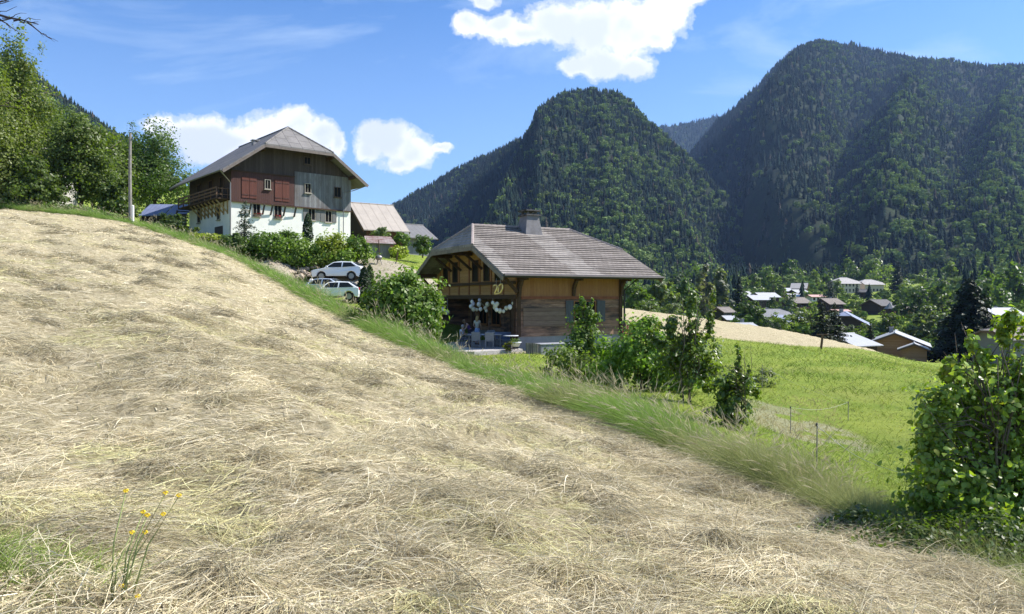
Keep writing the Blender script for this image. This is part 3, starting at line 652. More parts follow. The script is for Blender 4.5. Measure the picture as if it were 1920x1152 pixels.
# ================================================================ the old farmhouse
def build_farmhouse():
    W, L = 12.46, 12.0; C1 = np.array([-26.35, 70.0]); dirf = np.array([.758, .652]); C2 = C1 + W * dirf; zb = 4.6
    root = thing('farmhouse', 'large old farmhouse, white below and dark weathered boards above, with half hipped grey roof', 'house', (C2[0], C2[1], zb), math.atan2(.758, -.652))
    hw, tan = 8.16, .716; ox0 = 1.5; zr = hw + tan * W / 2; hipy = 2.7
    def fs(px): u = (px - CX) / F; return W - (70 * u + 26.35) / (.758 - .652 * u)      # pixel column on the facade -> local y
    def fz(px, py): s = W - fs(px); return (CY - py) / F * (70 + .652 * s) - zb
    def ly(px): u = (px - CX) / F; return (-26.35 - 70 * u) / (.652 + .758 * u)         # pixel column on the left wall -> local x
    def lz(px, py): return (CY - py) / F * (70 + .758 * ly(px)) - zb
    zm = 4.65
    MB().box((.0, 0, 0), (L, W, zm)).build('lower_wall', M_WHITE, root)
    cut = hw + tan * hipy + (1.5 / 2.9) * (tan * (W / 2 - hipy)) - .35
    gable_wall(root, L, W, zm + .002, hw, tan, (cut, cut), M_DARK_BOARDS, 'timber_wall', x0=-.06, x1=L, drop=.3)
    r, fb, zf = roof(root, L, W, hw, tan, (ox0, 2.4), (1.2, 1.3), ((hipy, 2.9), None), .16, M_SHEET)
    fb.build('verge_board', plain('grey_verge_board', (.17, .14, .125), .85), r)
    ysp = fs(551)
    # grey board panel at the right, red brown panel at the left
    o = [(.02, zm - .12), (ysp - .02, zm - .12), (ysp - .02, 8.0), (.02, 8.0)]
    MB().prism(o, 'x', -.13, -.062).build('grey_board_panel', M_GREY_BOARDS, root)
    zt0, zt1 = fz(551, 333), fz(434, 321)
    MB().prism([(ysp + .02, zm - .08), (W + .02, zm - .08), (W + .02, zt1), (ysp + .02, zt0)], 'x', -.15, -.064).build('red_board_panel', M_RED_BOARDS, root)
    MB().bar((-.19, ysp, zt0 + .05), (-.19, W, zt1 + .05), .12, .12).build('string_course', M_BEAM, root); MB().bar((-.19, 0, zm - .2), (-.19, W, zm - .14), .12, .12).build('string_course', M_BEAM, root)
    M_SHUT = boards('red_brown_shutter', (.135, .05, .038), (.16, .06, .045), .16, 1, groove=.6); M_SHG = boards('grey_shutter', (.17, .165, .16), (.22, .215, .21), .14, 1)
    def win(x0, y0, x1, y1, out=.06, **k):
        a, b = fs(x1), fs(x0); z1 = fz(x0, y0); z0 = fz(x0, y1); off = out
        w = window(root, 'x0', W, L, a, b, z0, z1, **k); w.location.x = -off; return a, b, z0, z1
    for x0, y0, x1, y1 in ((452, 332, 480, 371), (514, 337, 541, 377)):
        a, b = fs(x1), fs(x0); z0, z1 = fz(x0, y1), fz(x0, y0); m = (a + b) / 2
        for p, q in ((a, m - .02), (m + .02, b)):
            s = panel(root, 'shutter', 'x0', W, L, p, q, z0, z1, .151, .20, M_SHUT)
            for zz in (z0 + .25, z1 - .35): MB().box((-.225, p + .04, zz), (-.201, q - .04, zz + .1)).build('batten', M_RED_BOARDS, s)
    win(496, 338, 505, 354, .15); win(571, 345, 581, 361, .13); win(626, 352, 637, 369, .13, frame=M_DKFRAME); win(570, 295, 581, 307, .07, frame=M_DKFRAME)
    M_BLK = plain('dark_bracket', (.07, .055, .05), .8)
    for q in ((474.5, 383, 487, 405), (514.5, 386, 527, 409)):
        a, b, z0, z1 = win(*q, out=0.0)
        fbx = panel(root, 'flower_box', 'x0', W, L, a, b, z0 - .02, z0 + .14, .17, .34, M_DKFRAME)
        V, Fc = leaf_quads(np.array([-.25, (a + b) / 2, z0 + .2]) + rng.normal(0, 1, (60, 3)) * np.array([.05, .25, .05]), rng.normal(0, 1, (60, 3)), np.full(60, .05), rng)
        npmesh('blossom', V, Fc, tintmat_flower, fbx, tint=np.repeat(np.where(rng.random((60, 1)) < .5, [[.45, .03, .04]], [[.05, .1, .02]]), 4, 0))
    for q in ((578, 392, 590, 412), (610, 396, 621, 416)):
        a, b, z0, z1 = win(*q, out=0.0)
        for p, r_ in ((a - .55, a - .1), (b + .1, b + .55)): panel(root, 'shutter', 'x0', W, L, p, r_, z0 - .05, z1 + .05, .02, .09, M_SHG)
    for px in (467, 492, 507, 531, 551):
        y = fs(px); MB().bar((-.05, y, zm - 1.15), (-.55, y, zm - .22), .13).build('bracket', M_BLK, root)
    # left wall: timber with gallery, openings below
    panel(root, 'door', 'y1', W, L, ly(418), ly(403), 0.2, lz(410, 425), -.02, .03, M_BLK)
    for x0, x1, y0, y1 in ((408, 413, 387, 412), (371, 376, 392, 418)): window(root, 'y1', W, L, ly(x1), ly(x0), lz(x0, y1), lz(x0, y0), mull=0)
    for x in (2.0, 5.0, 8.5): w_ = window(root, 'y1', W, L, x, x + .9, zm + 1.0, zm + 2.4, frame=M_DKFRAME)
    g = MB(); zg = zm + .05; g.box((.3, W + .02, zg), (L - .3, W + 1.25, zg + .12)); bal = g.build('balcony', M_BROWN_BOARDS, root)
    rl = MB()
    for x in np.arange(.35, L - .3, 1.62): rl.box((x, W + 1.13, zg + .122), (x + .1, W + 1.23, zg + 1.15))
    for zz in (.35, .65, .98): rl.box((.3, W + 1.235, zg + zz), (L - .3, W + 1.275, zg + zz + .15))
    for yy in (.15, .65): rl.box((.3, W + yy, zg + .122), (.38, W + yy + .07, zg + 1.1))
    for zz in (.4, .95): rl.box((.25, W + .05, zg + zz), (.297, W + 1.13, zg + zz + .08))
    rl.build('railing', M_RAIL, bal)
    M_STRUT = plain('pale_strut', (.34, .23, .10), .8)
    for x in np.arange(.7, 8.8, 1.05):
        b = MB(); b.bar((x, W + .02, zg - 1.2), (x, W + 1.15, zg - .06), .12); b.bar((x, W + .075, zg - 1.3), (x, W + .075, zg - .02), .1); b.build('strut', M_STRUT, bal)
    # outside stair at the far end of the left wall
    st = MB()
    for k in range(14): st.box((L + .2 + k * .28, W - .2, zg - .12 - k * .3), (L + .52 + k * .28, W + 1.1, zg - .06 - k * .3))
    st.bar((L + .2, W + 1.15, zg - .1), (L + 4.2, W + 1.15, zg - 4.35), .1, .3); st.build('stair', M_BROWN_BOARDS, root)
    # gutters and pipes
    ge = hw - tan * 1.3 - .1
    gt = MB(); gt.tube([(-ox0 + .05, W + 1.4, ge), (L + 1.1, W + 1.4, ge)], .085, 8); gt.tube([(-1.2, W + 1.4, ge - .05), (-.25, W + .14, ge - .9), (-.25, W + .14, .2)], .065, 8); gt.build('gutter', M_PIPE, root)
    gt = MB(); gt.tube([(-ox0 + .05, -1.28, ge + .07), (L + 1.1, -1.28, ge + .07)], .085, 8); gt.tube([(-.6, -1.25, ge), (-.25, -.1, ge - .5), (-.22, .9, ge - .7), (-.22, .95, .2)], .045, 8); gt.build('gutter', M_PIPE, root)
    c = MB(); zc = zf(8.2); c.box((5.2, 7.7, zc - .4), (5.75, 8.25, zc + .3)); ch = c.build('chimney', M_STONE, r)
    c = MB(); c.box((5.1, 7.6, zc + .48), (5.85, 8.35, zc + .54)); 
    for a in (5.22, 5.65):
        for b in (7.72, 8.15): c.box((a, b, zc + .302), (a + .08, b + .08, zc + .478))
    c.build('chimney_cap', M_METALW, ch)
    for y in (.2, W - .2): MB().box((-ox0 + .15, y - .11, zf(y) - .55), (-.065, y + .11, zf(y) - .27)).build('purlin', M_BEAM, root)
    for y in (2.7, W - 2.7): MB().box((-ox0 + .15, y - .11, zf(y) - .62), (-.065, y + .11, zf(y) - .34)).build('purlin', M_BEAM, root)
tintmat_flower = tintmat('petals_and_leaves', .7, .2)

# ================================================================ the wooden chalet in the middle
CH_O = np.array([.3, 42.0]); CH_E = np.array([.885, .466]); CH_N = np.array([-.466, .885]); CH_Z = -3.6
def ch_world(x, y, z=0): p = CH_O + x * CH_E + y * CH_N; return (p[0], p[1], CH_Z + z)
def build_chalet():
    W, L = 12.0, 7.2; hw, tan = 5.46, .466; zp = 1.44; z2 = 3.62
    root = thing('chalet', 'wooden chalet with broad half hipped tile roof and open terrace under its gable', 'house', ch_world(0, 0), math.atan2(.466, .885))
    lx = lambda px: (42 * (px - CX) / F - .3) / (.885 - .466 * (px - CX) / F)
    lz = lambda px, py: (CY - py) / F * (42 + .466 * lx(px)) - CH_Z
    MB().box((2.4, .05, -.6), (L - .05, W - .05, zp)).build('plinth', M_STONE, root)
    MB().box((.12, .05, -.6), (2.398, .9, zp)).build('plinth', M_STONE, root)
    MB().box((2.3, .02, zp + .002), (L, W, z2 - .002)).build('log_wall', M_LOGS, root)
    MB().box((0.0, 0, zp + .002), (2.298, .22, z2 - .002)).build('log_wall', M_LOGS, root)
    MB().box((0.0, W - .22, zp + .002), (2.298, W, z2 - .002)).build('log_wall', M_LOGS, root)  # left side wall added to keep the open terrace recess dark
    MB().box((.12, W - .9, -.6), (2.398, W - .05, zp)).build('plinth', M_STONE, root)  # base under the added side wall
    cut = hw + tan * 2.8 + .72 - .62
    gable_wall(root, L, W, z2, hw, tan, (cut, cut), M_ORANGE, 'upper_wall', x0=.05, x1=L - .02, drop=.24)
    yc = (cut - .01 - (hw - .25)) / tan
    MB().prism([(.12, z2 + .02), (W - .12, z2 + .02), (W - .12, hw - .26), (W - yc, cut - .02), (yc, cut - .02), (.12, hw - .26)], 'x', .0, .048).build('gable_boards', M_YELLOW, root)
    r, fb, zf = roof(root, L, W, hw, tan, (1.5, 2.1), (1.2, .7), ((2.8, 1.5), (2.8, 2.1)),   .13, M_TILES, courses=.30, ridge_m=plain('ridge_tile', (.30, .25, .23), .8))
    fb.build('verge_board', plain('weathered_verge_board', (.20, .165, .14), .85), r)
    gt = MB(); ze = hw - tan * 1.2 - .06; gt.tube([(-1.5, -1.29, ze), (L + 2.1, -1.29, ze)], .11, 8); gt.tube([(L + .3, -1.2, ze - .05), (L + .1, -.12, ze - .75), (L + .1, -.12, .1)], .06, 8); gt.build('gutter', plain('dark_gutter', (.04, .036, .035), .5, .3), root)
    c = MB(); y0, y1, x0, x1 = 4.75, 6.15, 3.15, 4.45; zc = zf(5.0)    # battered stack with a slab on feet
    c.poly([(x0, y0, zc - .3), (x1, y0, zc - .3), (x1, y1, zc - .3), (x0, y1, zc - .3), (x0 + .22, y0 + .22, zc + 1.15), (x1 - .22, y0 + .22, zc + 1.15), (x1 - .22, y1 - .22, zc + 1.15), (x0 + .22, y1 - .22, zc + 1.15)],
           [(0,3,2,1),(4,5,6,7),(0,1,5,4),(1,2,6,5),(2,3,7,6),(3,0,4,7)]); ch = c.build('chimney', plain('grey_stack_cladding', (.17, .16, .165), .6), r)
    c = MB(); c.box((x0 + .1, y0 + .1, zc + 1.152), (x1 - .1, y1 - .1, zc + 1.24)); c.box((x0 + .1, y0 + .1, zc + 1.45), (x1 - .1, y1 - .1, zc + 1.53))
    for a in (x0 + .3, x1 - .42):
        for b in (y0 + .3, y1 - .42): c.box((a, b, zc + 1.242), (a + .12, b + .12, zc + 1.448))
    c.build('chimney_cap', M_VROOF['dark'], ch)
    # gable frame: posts, two long beams, openings
    for y in (.1, 1.7, 3.3, 4.9, 6.5, 8.1, 9.7, 11.3):
        top = min(zf(y) - .35, cut - .05); MB().box((-.07, y - .07, z2 + .22), (-.002, y + .07, top)).build('post', M_ORANGE, root)
    for z, dz, h in ((z2 - .05, .24, 0), (4.42, .17, 0)): MB().box((-.16, .02, z), (-.072, W - .02, z + dz)).build('beam', M_BEAM, root)
    for a in (9.95, 8.3, 5.15, 3.5, 1.95):
        zz = 4.7; w = window(root, 'x0', W, L, a, a + .75, zz, min(zz + 1.25, zf(a) - .75), frame=M_BEAM, mull=0, sill=False)
    for y in (.35, 11.65): MB().box((-.14, y - .16, .85), (.16, y + .16, z2 - .06)).build('post', M_BEAM, root)
    MB().box((-.1, 5.9, .85), (.12, 6.12, z2 - .06)).build('post', M_BEAM, root)
    for y in (2.8, 4.4, 6.0, 7.6, 9.2):                    # raking braces and purlins carrying the overhang
        zt = min(zf(y) - .24, hw + tan * 2.8 - .3); b = MB(); b.bar((-.1, y, zt - 1.05), (-1.2, y, zt - .2), .14); b.build('brace', M_BEAM, root)
    for y in (.1, 2.8, 6.0, 9.2, 11.9):
        zt = min(zf(y) - .20, hw + tan * 2.8 - .22); MB().box((-1.42, y - .1, zt - .24), (-.075, y + .1, zt)).build('purlin', M_BEAM, root)
    for y, s in ((-.06, 1), (12.06, 1)): MB().bar((-.05, y, hw - 1.5), (-1.2, y, hw - .32), .16).build('brace', M_BEAM, root)
    # long wall: corner posts, curved brackets, red band, window and shutters
    for x in (.09, L - .1): MB().box((x - .11, -.06, zp), (x + .11, -.002, hw - .35)).build('corner_post', M_BEAM, root)
    for x in (.1, 3.7, L - .1):
        b = MB(); pts = [(x, -.03, 3.75), (x, -.12, 4.25), (x, -.42, 4.72), (x, -1.0, hw - .46 - .27)]
        for p, q in zip(pts[:-1], pts[1:]): b.bar(p, q, .17, .2)
        b.box((x - .1, -1.1, hw - .72), (x + .1, -.003, hw - .50)); b.build('bracket', M_BEAM, root)
    panel(root, 'band', 'y0', W, L, .25, L - .25, z2 - .06, z2 + .10, .002, .05, plain('red_stained_band', (.22, .075, .04), .8))
    for q in ((.26, lx(1062)),): panel(root, 'plank_screen', 'y0', W, L, q[0] + .1, q[1], 2.0, 3.05, .0, .05, boards('grey_planks', (.16, .10, .075), (.30, .21, .16), .26, 2))
    a0, a1 = lx(1077), lx(1115); w0, w1 = lz(1095, 602), lz(1095, 566)
    window(root, 'y0', W, L, a0, a1, w0, w1, frame=M_ORANGE)
    M_CSH = boards('slate_grey_shutter', (.10, .10, .11), (.14, .14, .15), .12, 0)
    for p, q in ((a0 - .62, a0 - .12), (a1 + .12, a1 + .70)): panel(root, 'shutter', 'y0', W, L, p, q, w0 - .06, w1 + .06, .03, .09, M_CSH)
    # back of the open terrace
    MB().box((2.18, 4.0, .85), (2.295, 5.1, 2.95)).build('door', M_VDARK, root)
    for a in (1.4, 6.6, 8.6): w_ = window(root, 'x0', W, L, a, a + 1.2, 1.9, 3.0, frame=M_ORANGE); w_.location.x = 2.3
    # balcony with flowers on the far gable end
    bl = MB(); bl.box((L + .005, .35, 1.05), (L + 1.25, 4.2, 1.17)); bal = bl.build('balcony', M_RAIL, root)
    rl = MB()
    for k in range(20): y = .37 + k * .2; rl.box((L + 1.17, y, 1.172), (L + 1.21, y + .11, 2.1))
    for k in range(6): x = L + .05 + k * .2; rl.box((x, .35, 1.172), (x + .11, .39, 2.1))
    rl.box((L + 1.12, .3, 2.102), (L + 1.26, 4.25, 2.17)); rl.box((L + .01, .3, 2.102), (L + 1.115, .42, 2.17)); rl.build('railing', plain('red_brown_rail', (.20, .07, .045), .8), bal)
    n = 260; P = np.stack([L + .95 + .25 * rng.random(n), .22 + .25 * rng.random(n), 1.25 + .45 * rng.random(n)], -1); P[::2, 0] = L + .1 + 1.1 * rng.random(n // 2)
    V, Fc = leaf_quads(P, rng.normal(0, 1, (n, 3)), np.full(n, .055), rng); k = rng.random((n, 1))
    npmesh('blossom', V, Fc, tintmat_flower, bal, tint=np.repeat(np.where(k < .3, [[.5, .03, .06]], np.where(k < .5, [[.6, .35, .4]], [[.05, .1, .02]])), 4, 0))
    return root

HOUSES = []
def generic_house(name, label, cat, loc, rz, L, W, hw, tan, wall, roofm, z0=-3.0, base=None, base_h=0, over=(.8, .8), hip=None, wins=(), chim=(), group=None, balcony=None, deck=None, shut=None):
    """gabled house: ridge along local x, eaves at local y = 0 and W"""
    root = thing(name, label, cat, tuple(loc), rz, group); HOUSES.append((loc[0] + .5 * (L * math.cos(rz) - W * math.sin(rz)), loc[1] + .5 * (L * math.sin(rz) + W * math.cos(rz)), .5 * max(L, W)))
    if base: MB().box((.05, .05, z0), (L - .05, W - .05, base_h)).build('lower_wall', base, root)
    h0, h1 = (hip if hip else (None, None)); zz = base_h + .002 if base else z0
    cut = None
    if h0 or h1:
        hh = h0 or h1; cut = (hw + tan * hh[0] - .1,) * 2
    gable_wall(root, L, W, zz, hw, tan, cut, wall, 'wall', drop=.16)
    r, fb, zf = roof(root, L, W, hw, tan, (over[0], over[0]), (over[1], over[1]), (h0, h1), .12, roofm); fb.build('verge_board', M_RAIL, r)
    for face, a0, a1, w0, w1 in wins: window(root, face, W, L, a0, a1, w0, w1, sill=False)
    for x, y, s, h in chim:
        z = zf(y); c = MB(); c.box((x, y, z - .5), (x + s, y + s, z + h)); c.box((x - .08, y - .08, z + h + .002), (x + s + .08, y + s + .08, z + h + .1)); c.build('chimney', M_STONE, r)
    if balcony:
        face, a0, a1, z = balcony; b = panel(root, 'balcony', face, W, L, a0, a1, z, z + .1, .003, 1.0, M_RAIL); panel(b, 'railing', face, W, L, a0, a1, z + .25, z + 1.0, .94, 1.0, M_RAIL)
    return root
# ================================================================ trees, bushes, hay and grass
M_BARK = plain('bark', (.105, .085, .065), .9, 0, .35, 8)
M_STEM = plain('shrub_stem', (.13, .105, .075), .9, 0, .3, 12)
LM = {}
def lmat(key):
    if key not in LM:
        LM[key] = {'leaf': lambda: leafmat('tree_leaves', (1, 1, 1), .42, .45, .35, (1.5, 1.75, .5)), 'gloss': lambda: leafmat('glossy_round_leaves', (1, 1, 1), .42, .36, .45, (1.9, 2.0, .45)),
                   'needle': lambda: leafmat('conifer_needles', (1, 1, 1), .12, .55, .2, (1.3, 1.4, .5))}[key]()
    return LM[key]
def crown(n, lobes, size, r, col, var=.35, aspect=.7, yellow=0.0, up=.35, shell=.55, rnd=False):
    """leaves gathered in clumps; lobes = list of (centre, radii); clumps sit in the outer part of each lobe so gaps stay open"""
    Ps, Ns = [], []; w = np.array([np.prod(l[1]) ** (.5 if rnd else .67) for l in lobes]); w /= w.sum()
    for (c, rad), f in zip(lobes, w):
        k = max(8, int(n * f)); nc = max(6, int(k / 55)); c = np.array(c); rad = np.array(rad)
        d = r.normal(0, 1, (nc, 3)); d /= np.linalg.norm(d, axis=1)[:, None]
        cc = d * (shell + (1 - shell) * r.random((nc, 1))) * (1 + .16 * r.normal(0, 1, (nc, 1)))
        i = r.integers(0, nc, k); cr = (.13 + .13 * r.random(nc))[i][:, None]
        q = cc[i] + r.normal(0, 1, (k, 3)) * cr * np.array([1, 1, .75]); Ps.append(c + q * rad)
        nn = q - cc[i] * .5; nn /= np.linalg.norm(nn, axis=1)[:, None] + 1e-9; Ns.append(nn * .8 + np.array([0, 0, up]) + r.normal(0, .45, (k, 3)))
    P = np.concatenate(Ps); N = np.concatenate(Ns); k = len(P); s = size * ((.5 + .9 * r.random(k)) if rnd else (.65 + .7 * r.random(k)))
    V, Fc = round_leaves(P, N, s, r) if rnd else leaf_quads(P, N, s, r, aspect)
    g = r.random((k, 1)); t = np.array([col]) * (1 - var + 2 * var * g) + np.array([[.025, .018, 0]]) * r.random((k, 1))
    if yellow:
        top = (P[:, 2] - P[:, 2].min()) / np.ptp(P[:, 2]); y = (r.random(k) < yellow * top ** 2)[:, None]; t = np.where(y, np.array([[.20, .23, .03]]), t)  # more yellow leaves towards the top: backlight put into the tint
    return V, Fc, np.repeat(t, 8 if rnd else 4, 0)
def round_leaves(p, nrm, size, r):
    """rounded leaves of eight points, slightly cupped along the rib, with a short tip"""
    n = len(p); nrm = nrm / (np.linalg.norm(nrm, axis=1)[:, None] + 1e-9); a = r.normal(0, 1, (n, 3)); u = np.cross(nrm, a); u /= (np.linalg.norm(u, axis=1)[:, None] + 1e-9); w = np.cross(nrm, u); s = np.asarray(size)[:, None]
    O = [(-.85, 0, 0), (-.62, .45, .16), (-.05, .68, .26), (.62, .42, .14), (1.35, 0, -.22), (.62, -.42, .14), (-.05, -.68, .26), (-.62, -.45, .16)]
    V = np.stack([p + s * (x * u + y * w + z * nrm) for x, y, z in O], 1).reshape(-1, 3); o = np.arange(n)[:, None] * 8
    return V, np.concatenate([o + k for k in ([0, 1, 7], [1, 2, 6], [1, 6, 7], [2, 3, 5], [2, 5, 6], [3, 4, 5])], 0)
def limbs(h, r0, lobes, r, n=6, lean=0.0, stems=1, low=.12):
    m = MB()
    for s in range(stems):
        b = np.array([r.normal(0, .10 * (stems > 1) * h * .3), r.normal(0, .10 * (stems > 1) * h * .3), -.25]); top = np.array([b[0] * 2 + lean * h, b[1] * 2, h * (.82 + .1 * r.random())])
        pts = [b + (top - b) * f + np.array([r.normal(0, .02 * h), r.normal(0, .02 * h), 0]) * (f > 0) for f in np.linspace(0, 1, 6)]
        m.tube(pts, [r0 * (1 - .85 * f) for f in np.linspace(0, 1, 6)], 7)
        for c, rad in lobes:
            for q in range(max(1, n // max(1, len(lobes)) // stems + 1)):
                f = r.uniform(low + .1, .75); a = b + (top - b) * f; e = np.array(c) + r.normal(0, .5, 3) * np.array(rad); e[2] = max(e[2], a[2] + .05 * h)
                mid = (a + e) / 2 + np.array([0, 0, .05 * h]); m.tube([a, mid, e], [r0 * (1 - .8 * f) * .5, r0 * .28, r0 * .06], 5)
    return m
def leafy(name, label, cat, base, h, lobes, n, size, col, seed, trunk=.12, mat='leaf', group=None, stems=1, aspect=.7, yellow=.0, nl=10, var=.35, up=.35, shell=.55, bark=None, part='crown', rnd=False):
    """lobes given in units of the height h"""
    r = np.random.default_rng(seed); L = [(np.array(c) * h, np.array(q) * h) for c, q in lobes]
    o = thing(name, label, cat, tuple(base), 0, group)
    V, Fc, T = crown(n, L, size, r, col, var, aspect, yellow, up, shell, rnd); npmesh(part, V, Fc, lmat(mat), o, tint=T)
    limbs(h, trunk, L, r, nl, 0, stems).build('trunk' if stems == 1 else 'stem', bark or M_BARK, o, True)
    return o
def round_lobes(r, k, w, z0=.12, z1=.95):
    """k overlapping lobes making an uneven broad crown, in units of height"""
    out = []
    for i in range(k):
        f = i / max(1, k - 1); z = z0 + (z1 - z0) * (.18 + .66 * f); a = i * 2.4 + r.random(); q = w * (.42 if i < k - 1 else .1) * (1 - .45 * f)
        s = w * (.62 - .22 * f) * (.85 + .3 * r.random()); out.append(((q * math.cos(a), q * math.sin(a), z), (s, s, (z1 - z0) * .30 * (.8 + .4 * r.random()))))
    return out
def spruce(name, label, base, h, wr, seed, col=(.024, .042, .020), group=None, dens=1.0, cat='tree', droop=.25, thin=0.0, size=None):
    """conifer: whorls of drooping boughs, each bough a spray of needle clumps"""
    r = np.random.default_rng(seed); o = thing(name, label, cat, tuple(base), 0, group); P, N = [], []
    nw = int(26 * dens); bough = MB()
    bough.tube([(0, 0, -.3), (0, 0, h * .5), (0, 0, h * .99)], [h * .016, h * .010, h * .001], 7)
    for i in range(nw):
        f = (i + r.random() * .6) / nw; z = h * (.05 + .93 * f); R_ = wr * (1 - f) ** .8 * (.75 + .4 * r.random()) + .02 * h; nb = max(4, int(11 * (1 - .5 * f)))
        for b in range(nb):
            if r.random() < thin: continue
            a = 6.283 * b / nb + r.random(); rr = R_ * (.7 + .5 * r.random()); k = int(max(5, 34 * (1 + .8 * (dens > 1)) * rr / wr))
            t = r.random(k) ** .7; lat = r.normal(0, .10, k) * rr * (1 - .5 * t); zz = z - droop * rr * t ** 1.5 + .10 * rr * t ** 4 + r.normal(0, .012 * h, k)
            x = t * rr * math.cos(a) - lat * math.sin(a); y = t * rr * math.sin(a) + lat * math.cos(a); P.append(np.stack([x, y, zz], -1)); N.append(np.stack([.3 * np.cos(a) + r.normal(0, .4, k), .3 * np.sin(a) + r.normal(0, .4, k), .9 + 0 * t], -1))
            if r.random() < .35: bough.tube([(0, 0, z), (rr * .85 * math.cos(a), rr * .85 * math.sin(a), z - droop * rr * .7)], [h * .004, h * .001], 4)
    P = np.concatenate(P); N = np.concatenate(N); k = len(P); V, Fc = leaf_quads(P, N, (size or h * .026) * (.7 + .7 * r.random(k)), r, .6)
    t = np.array([col]) * (.6 + .8 * r.random((k, 1))); npmesh('crown', V, Fc, lmat('needle'), o, tint=np.repeat(t, 4, 0)); bough.build('trunk', M_BARK, o, True)
    return o
def thuja(name, label, base, h, w, seed, col=(.03, .055, .018), group=None, cat='tree'):
    r = np.random.default_rng(seed); o = thing(name, label, cat, tuple(base), 0, group); n = 1500
    z = r.random(n); a = r.random(n) * 6.283; prof = np.minimum(1, (z + .05) * 8) * (1 - z ** 2.6) ** .6 * (.9 + .25 * vnoise(a * 2, z * 5, seed)); rad = w * prof * (.78 + .25 * r.random(n))
    P = np.stack([rad * np.cos(a), rad * np.sin(a), h * (.02 + .97 * z)], -1); N = np.stack([np.cos(a), np.sin(a), .5 + 0 * a], -1) + r.normal(0, .5, (n, 3))
    V, Fc = leaf_quads(P, N, h * .035 * (.7 + .6 * r.random(n)), r, .6); t = np.array([col]) * (.6 + .8 * r.random((n, 1))); npmesh('crown', V, Fc, lmat('needle'), o, tint=np.repeat(t, 4, 0))
    MB().tube([(0, 0, -.2), (0, 0, h * .8)], [.05 * w + .03, .01], 6).build('trunk', M_BARK, o); return o

# ---------------------------------------------------------------- strips (hay strands, grass blades)
def strips(B, D, Ln, Wd, bend, r, segs=3, col0=None, col1=None, side=None, taper=.15):
    """thin bent strips: base B, unit direction D, length, width; bend = downward curl"""
    n = len(B); t = np.linspace(0, 1, segs + 1)
    if side is None:
        side = np.cross(D, r.normal(0, 1, (n, 3)))
    side = side / (np.linalg.norm(side, axis=1)[:, None] + 1e-9)
    P = B[:, None, :] + D[:, None, :] * (Ln[:, None] * t[None])[:, :, None]; P = P + bend[:, None, :] * (Ln[:, None] * t[None] ** 2)[:, :, None]
    w = Wd[:, None] * (1 - (1 - taper) * t[None] ** 1.5) * .5; S = side[:, None, :] * w[:, :, None]
    V = np.stack([P - S, P + S], 2).reshape(-1, 3); k = 2 * (segs + 1)
    q = np.array([[2 * i, 2 * i + 1, 2 * i + 3, 2 * i + 2] for i in range(segs)]); Fc = (np.arange(n)[:, None, None] * k + q[None]).reshape(-1, 4)
    C = col0[:, None, :] * (1 - t[None, :, None]) + col1[:, None, :] * t[None, :, None]; T = np.repeat(C, 2, 1).reshape(-1, 3)
    return V, Fc, T
def wedge_points(n, r, d0, d1, a0, a1, p=1.0):
    """points in a bearing wedge, thinning out with distance"""
    th = R(a0) + (R(a1) - R(a0)) * r.random(n); u = r.random(n); d = np.exp(np.log(d0) + (np.log(d1) - np.log(d0)) * u ** p)
    return d * np.sin(th), d * np.cos(th), d
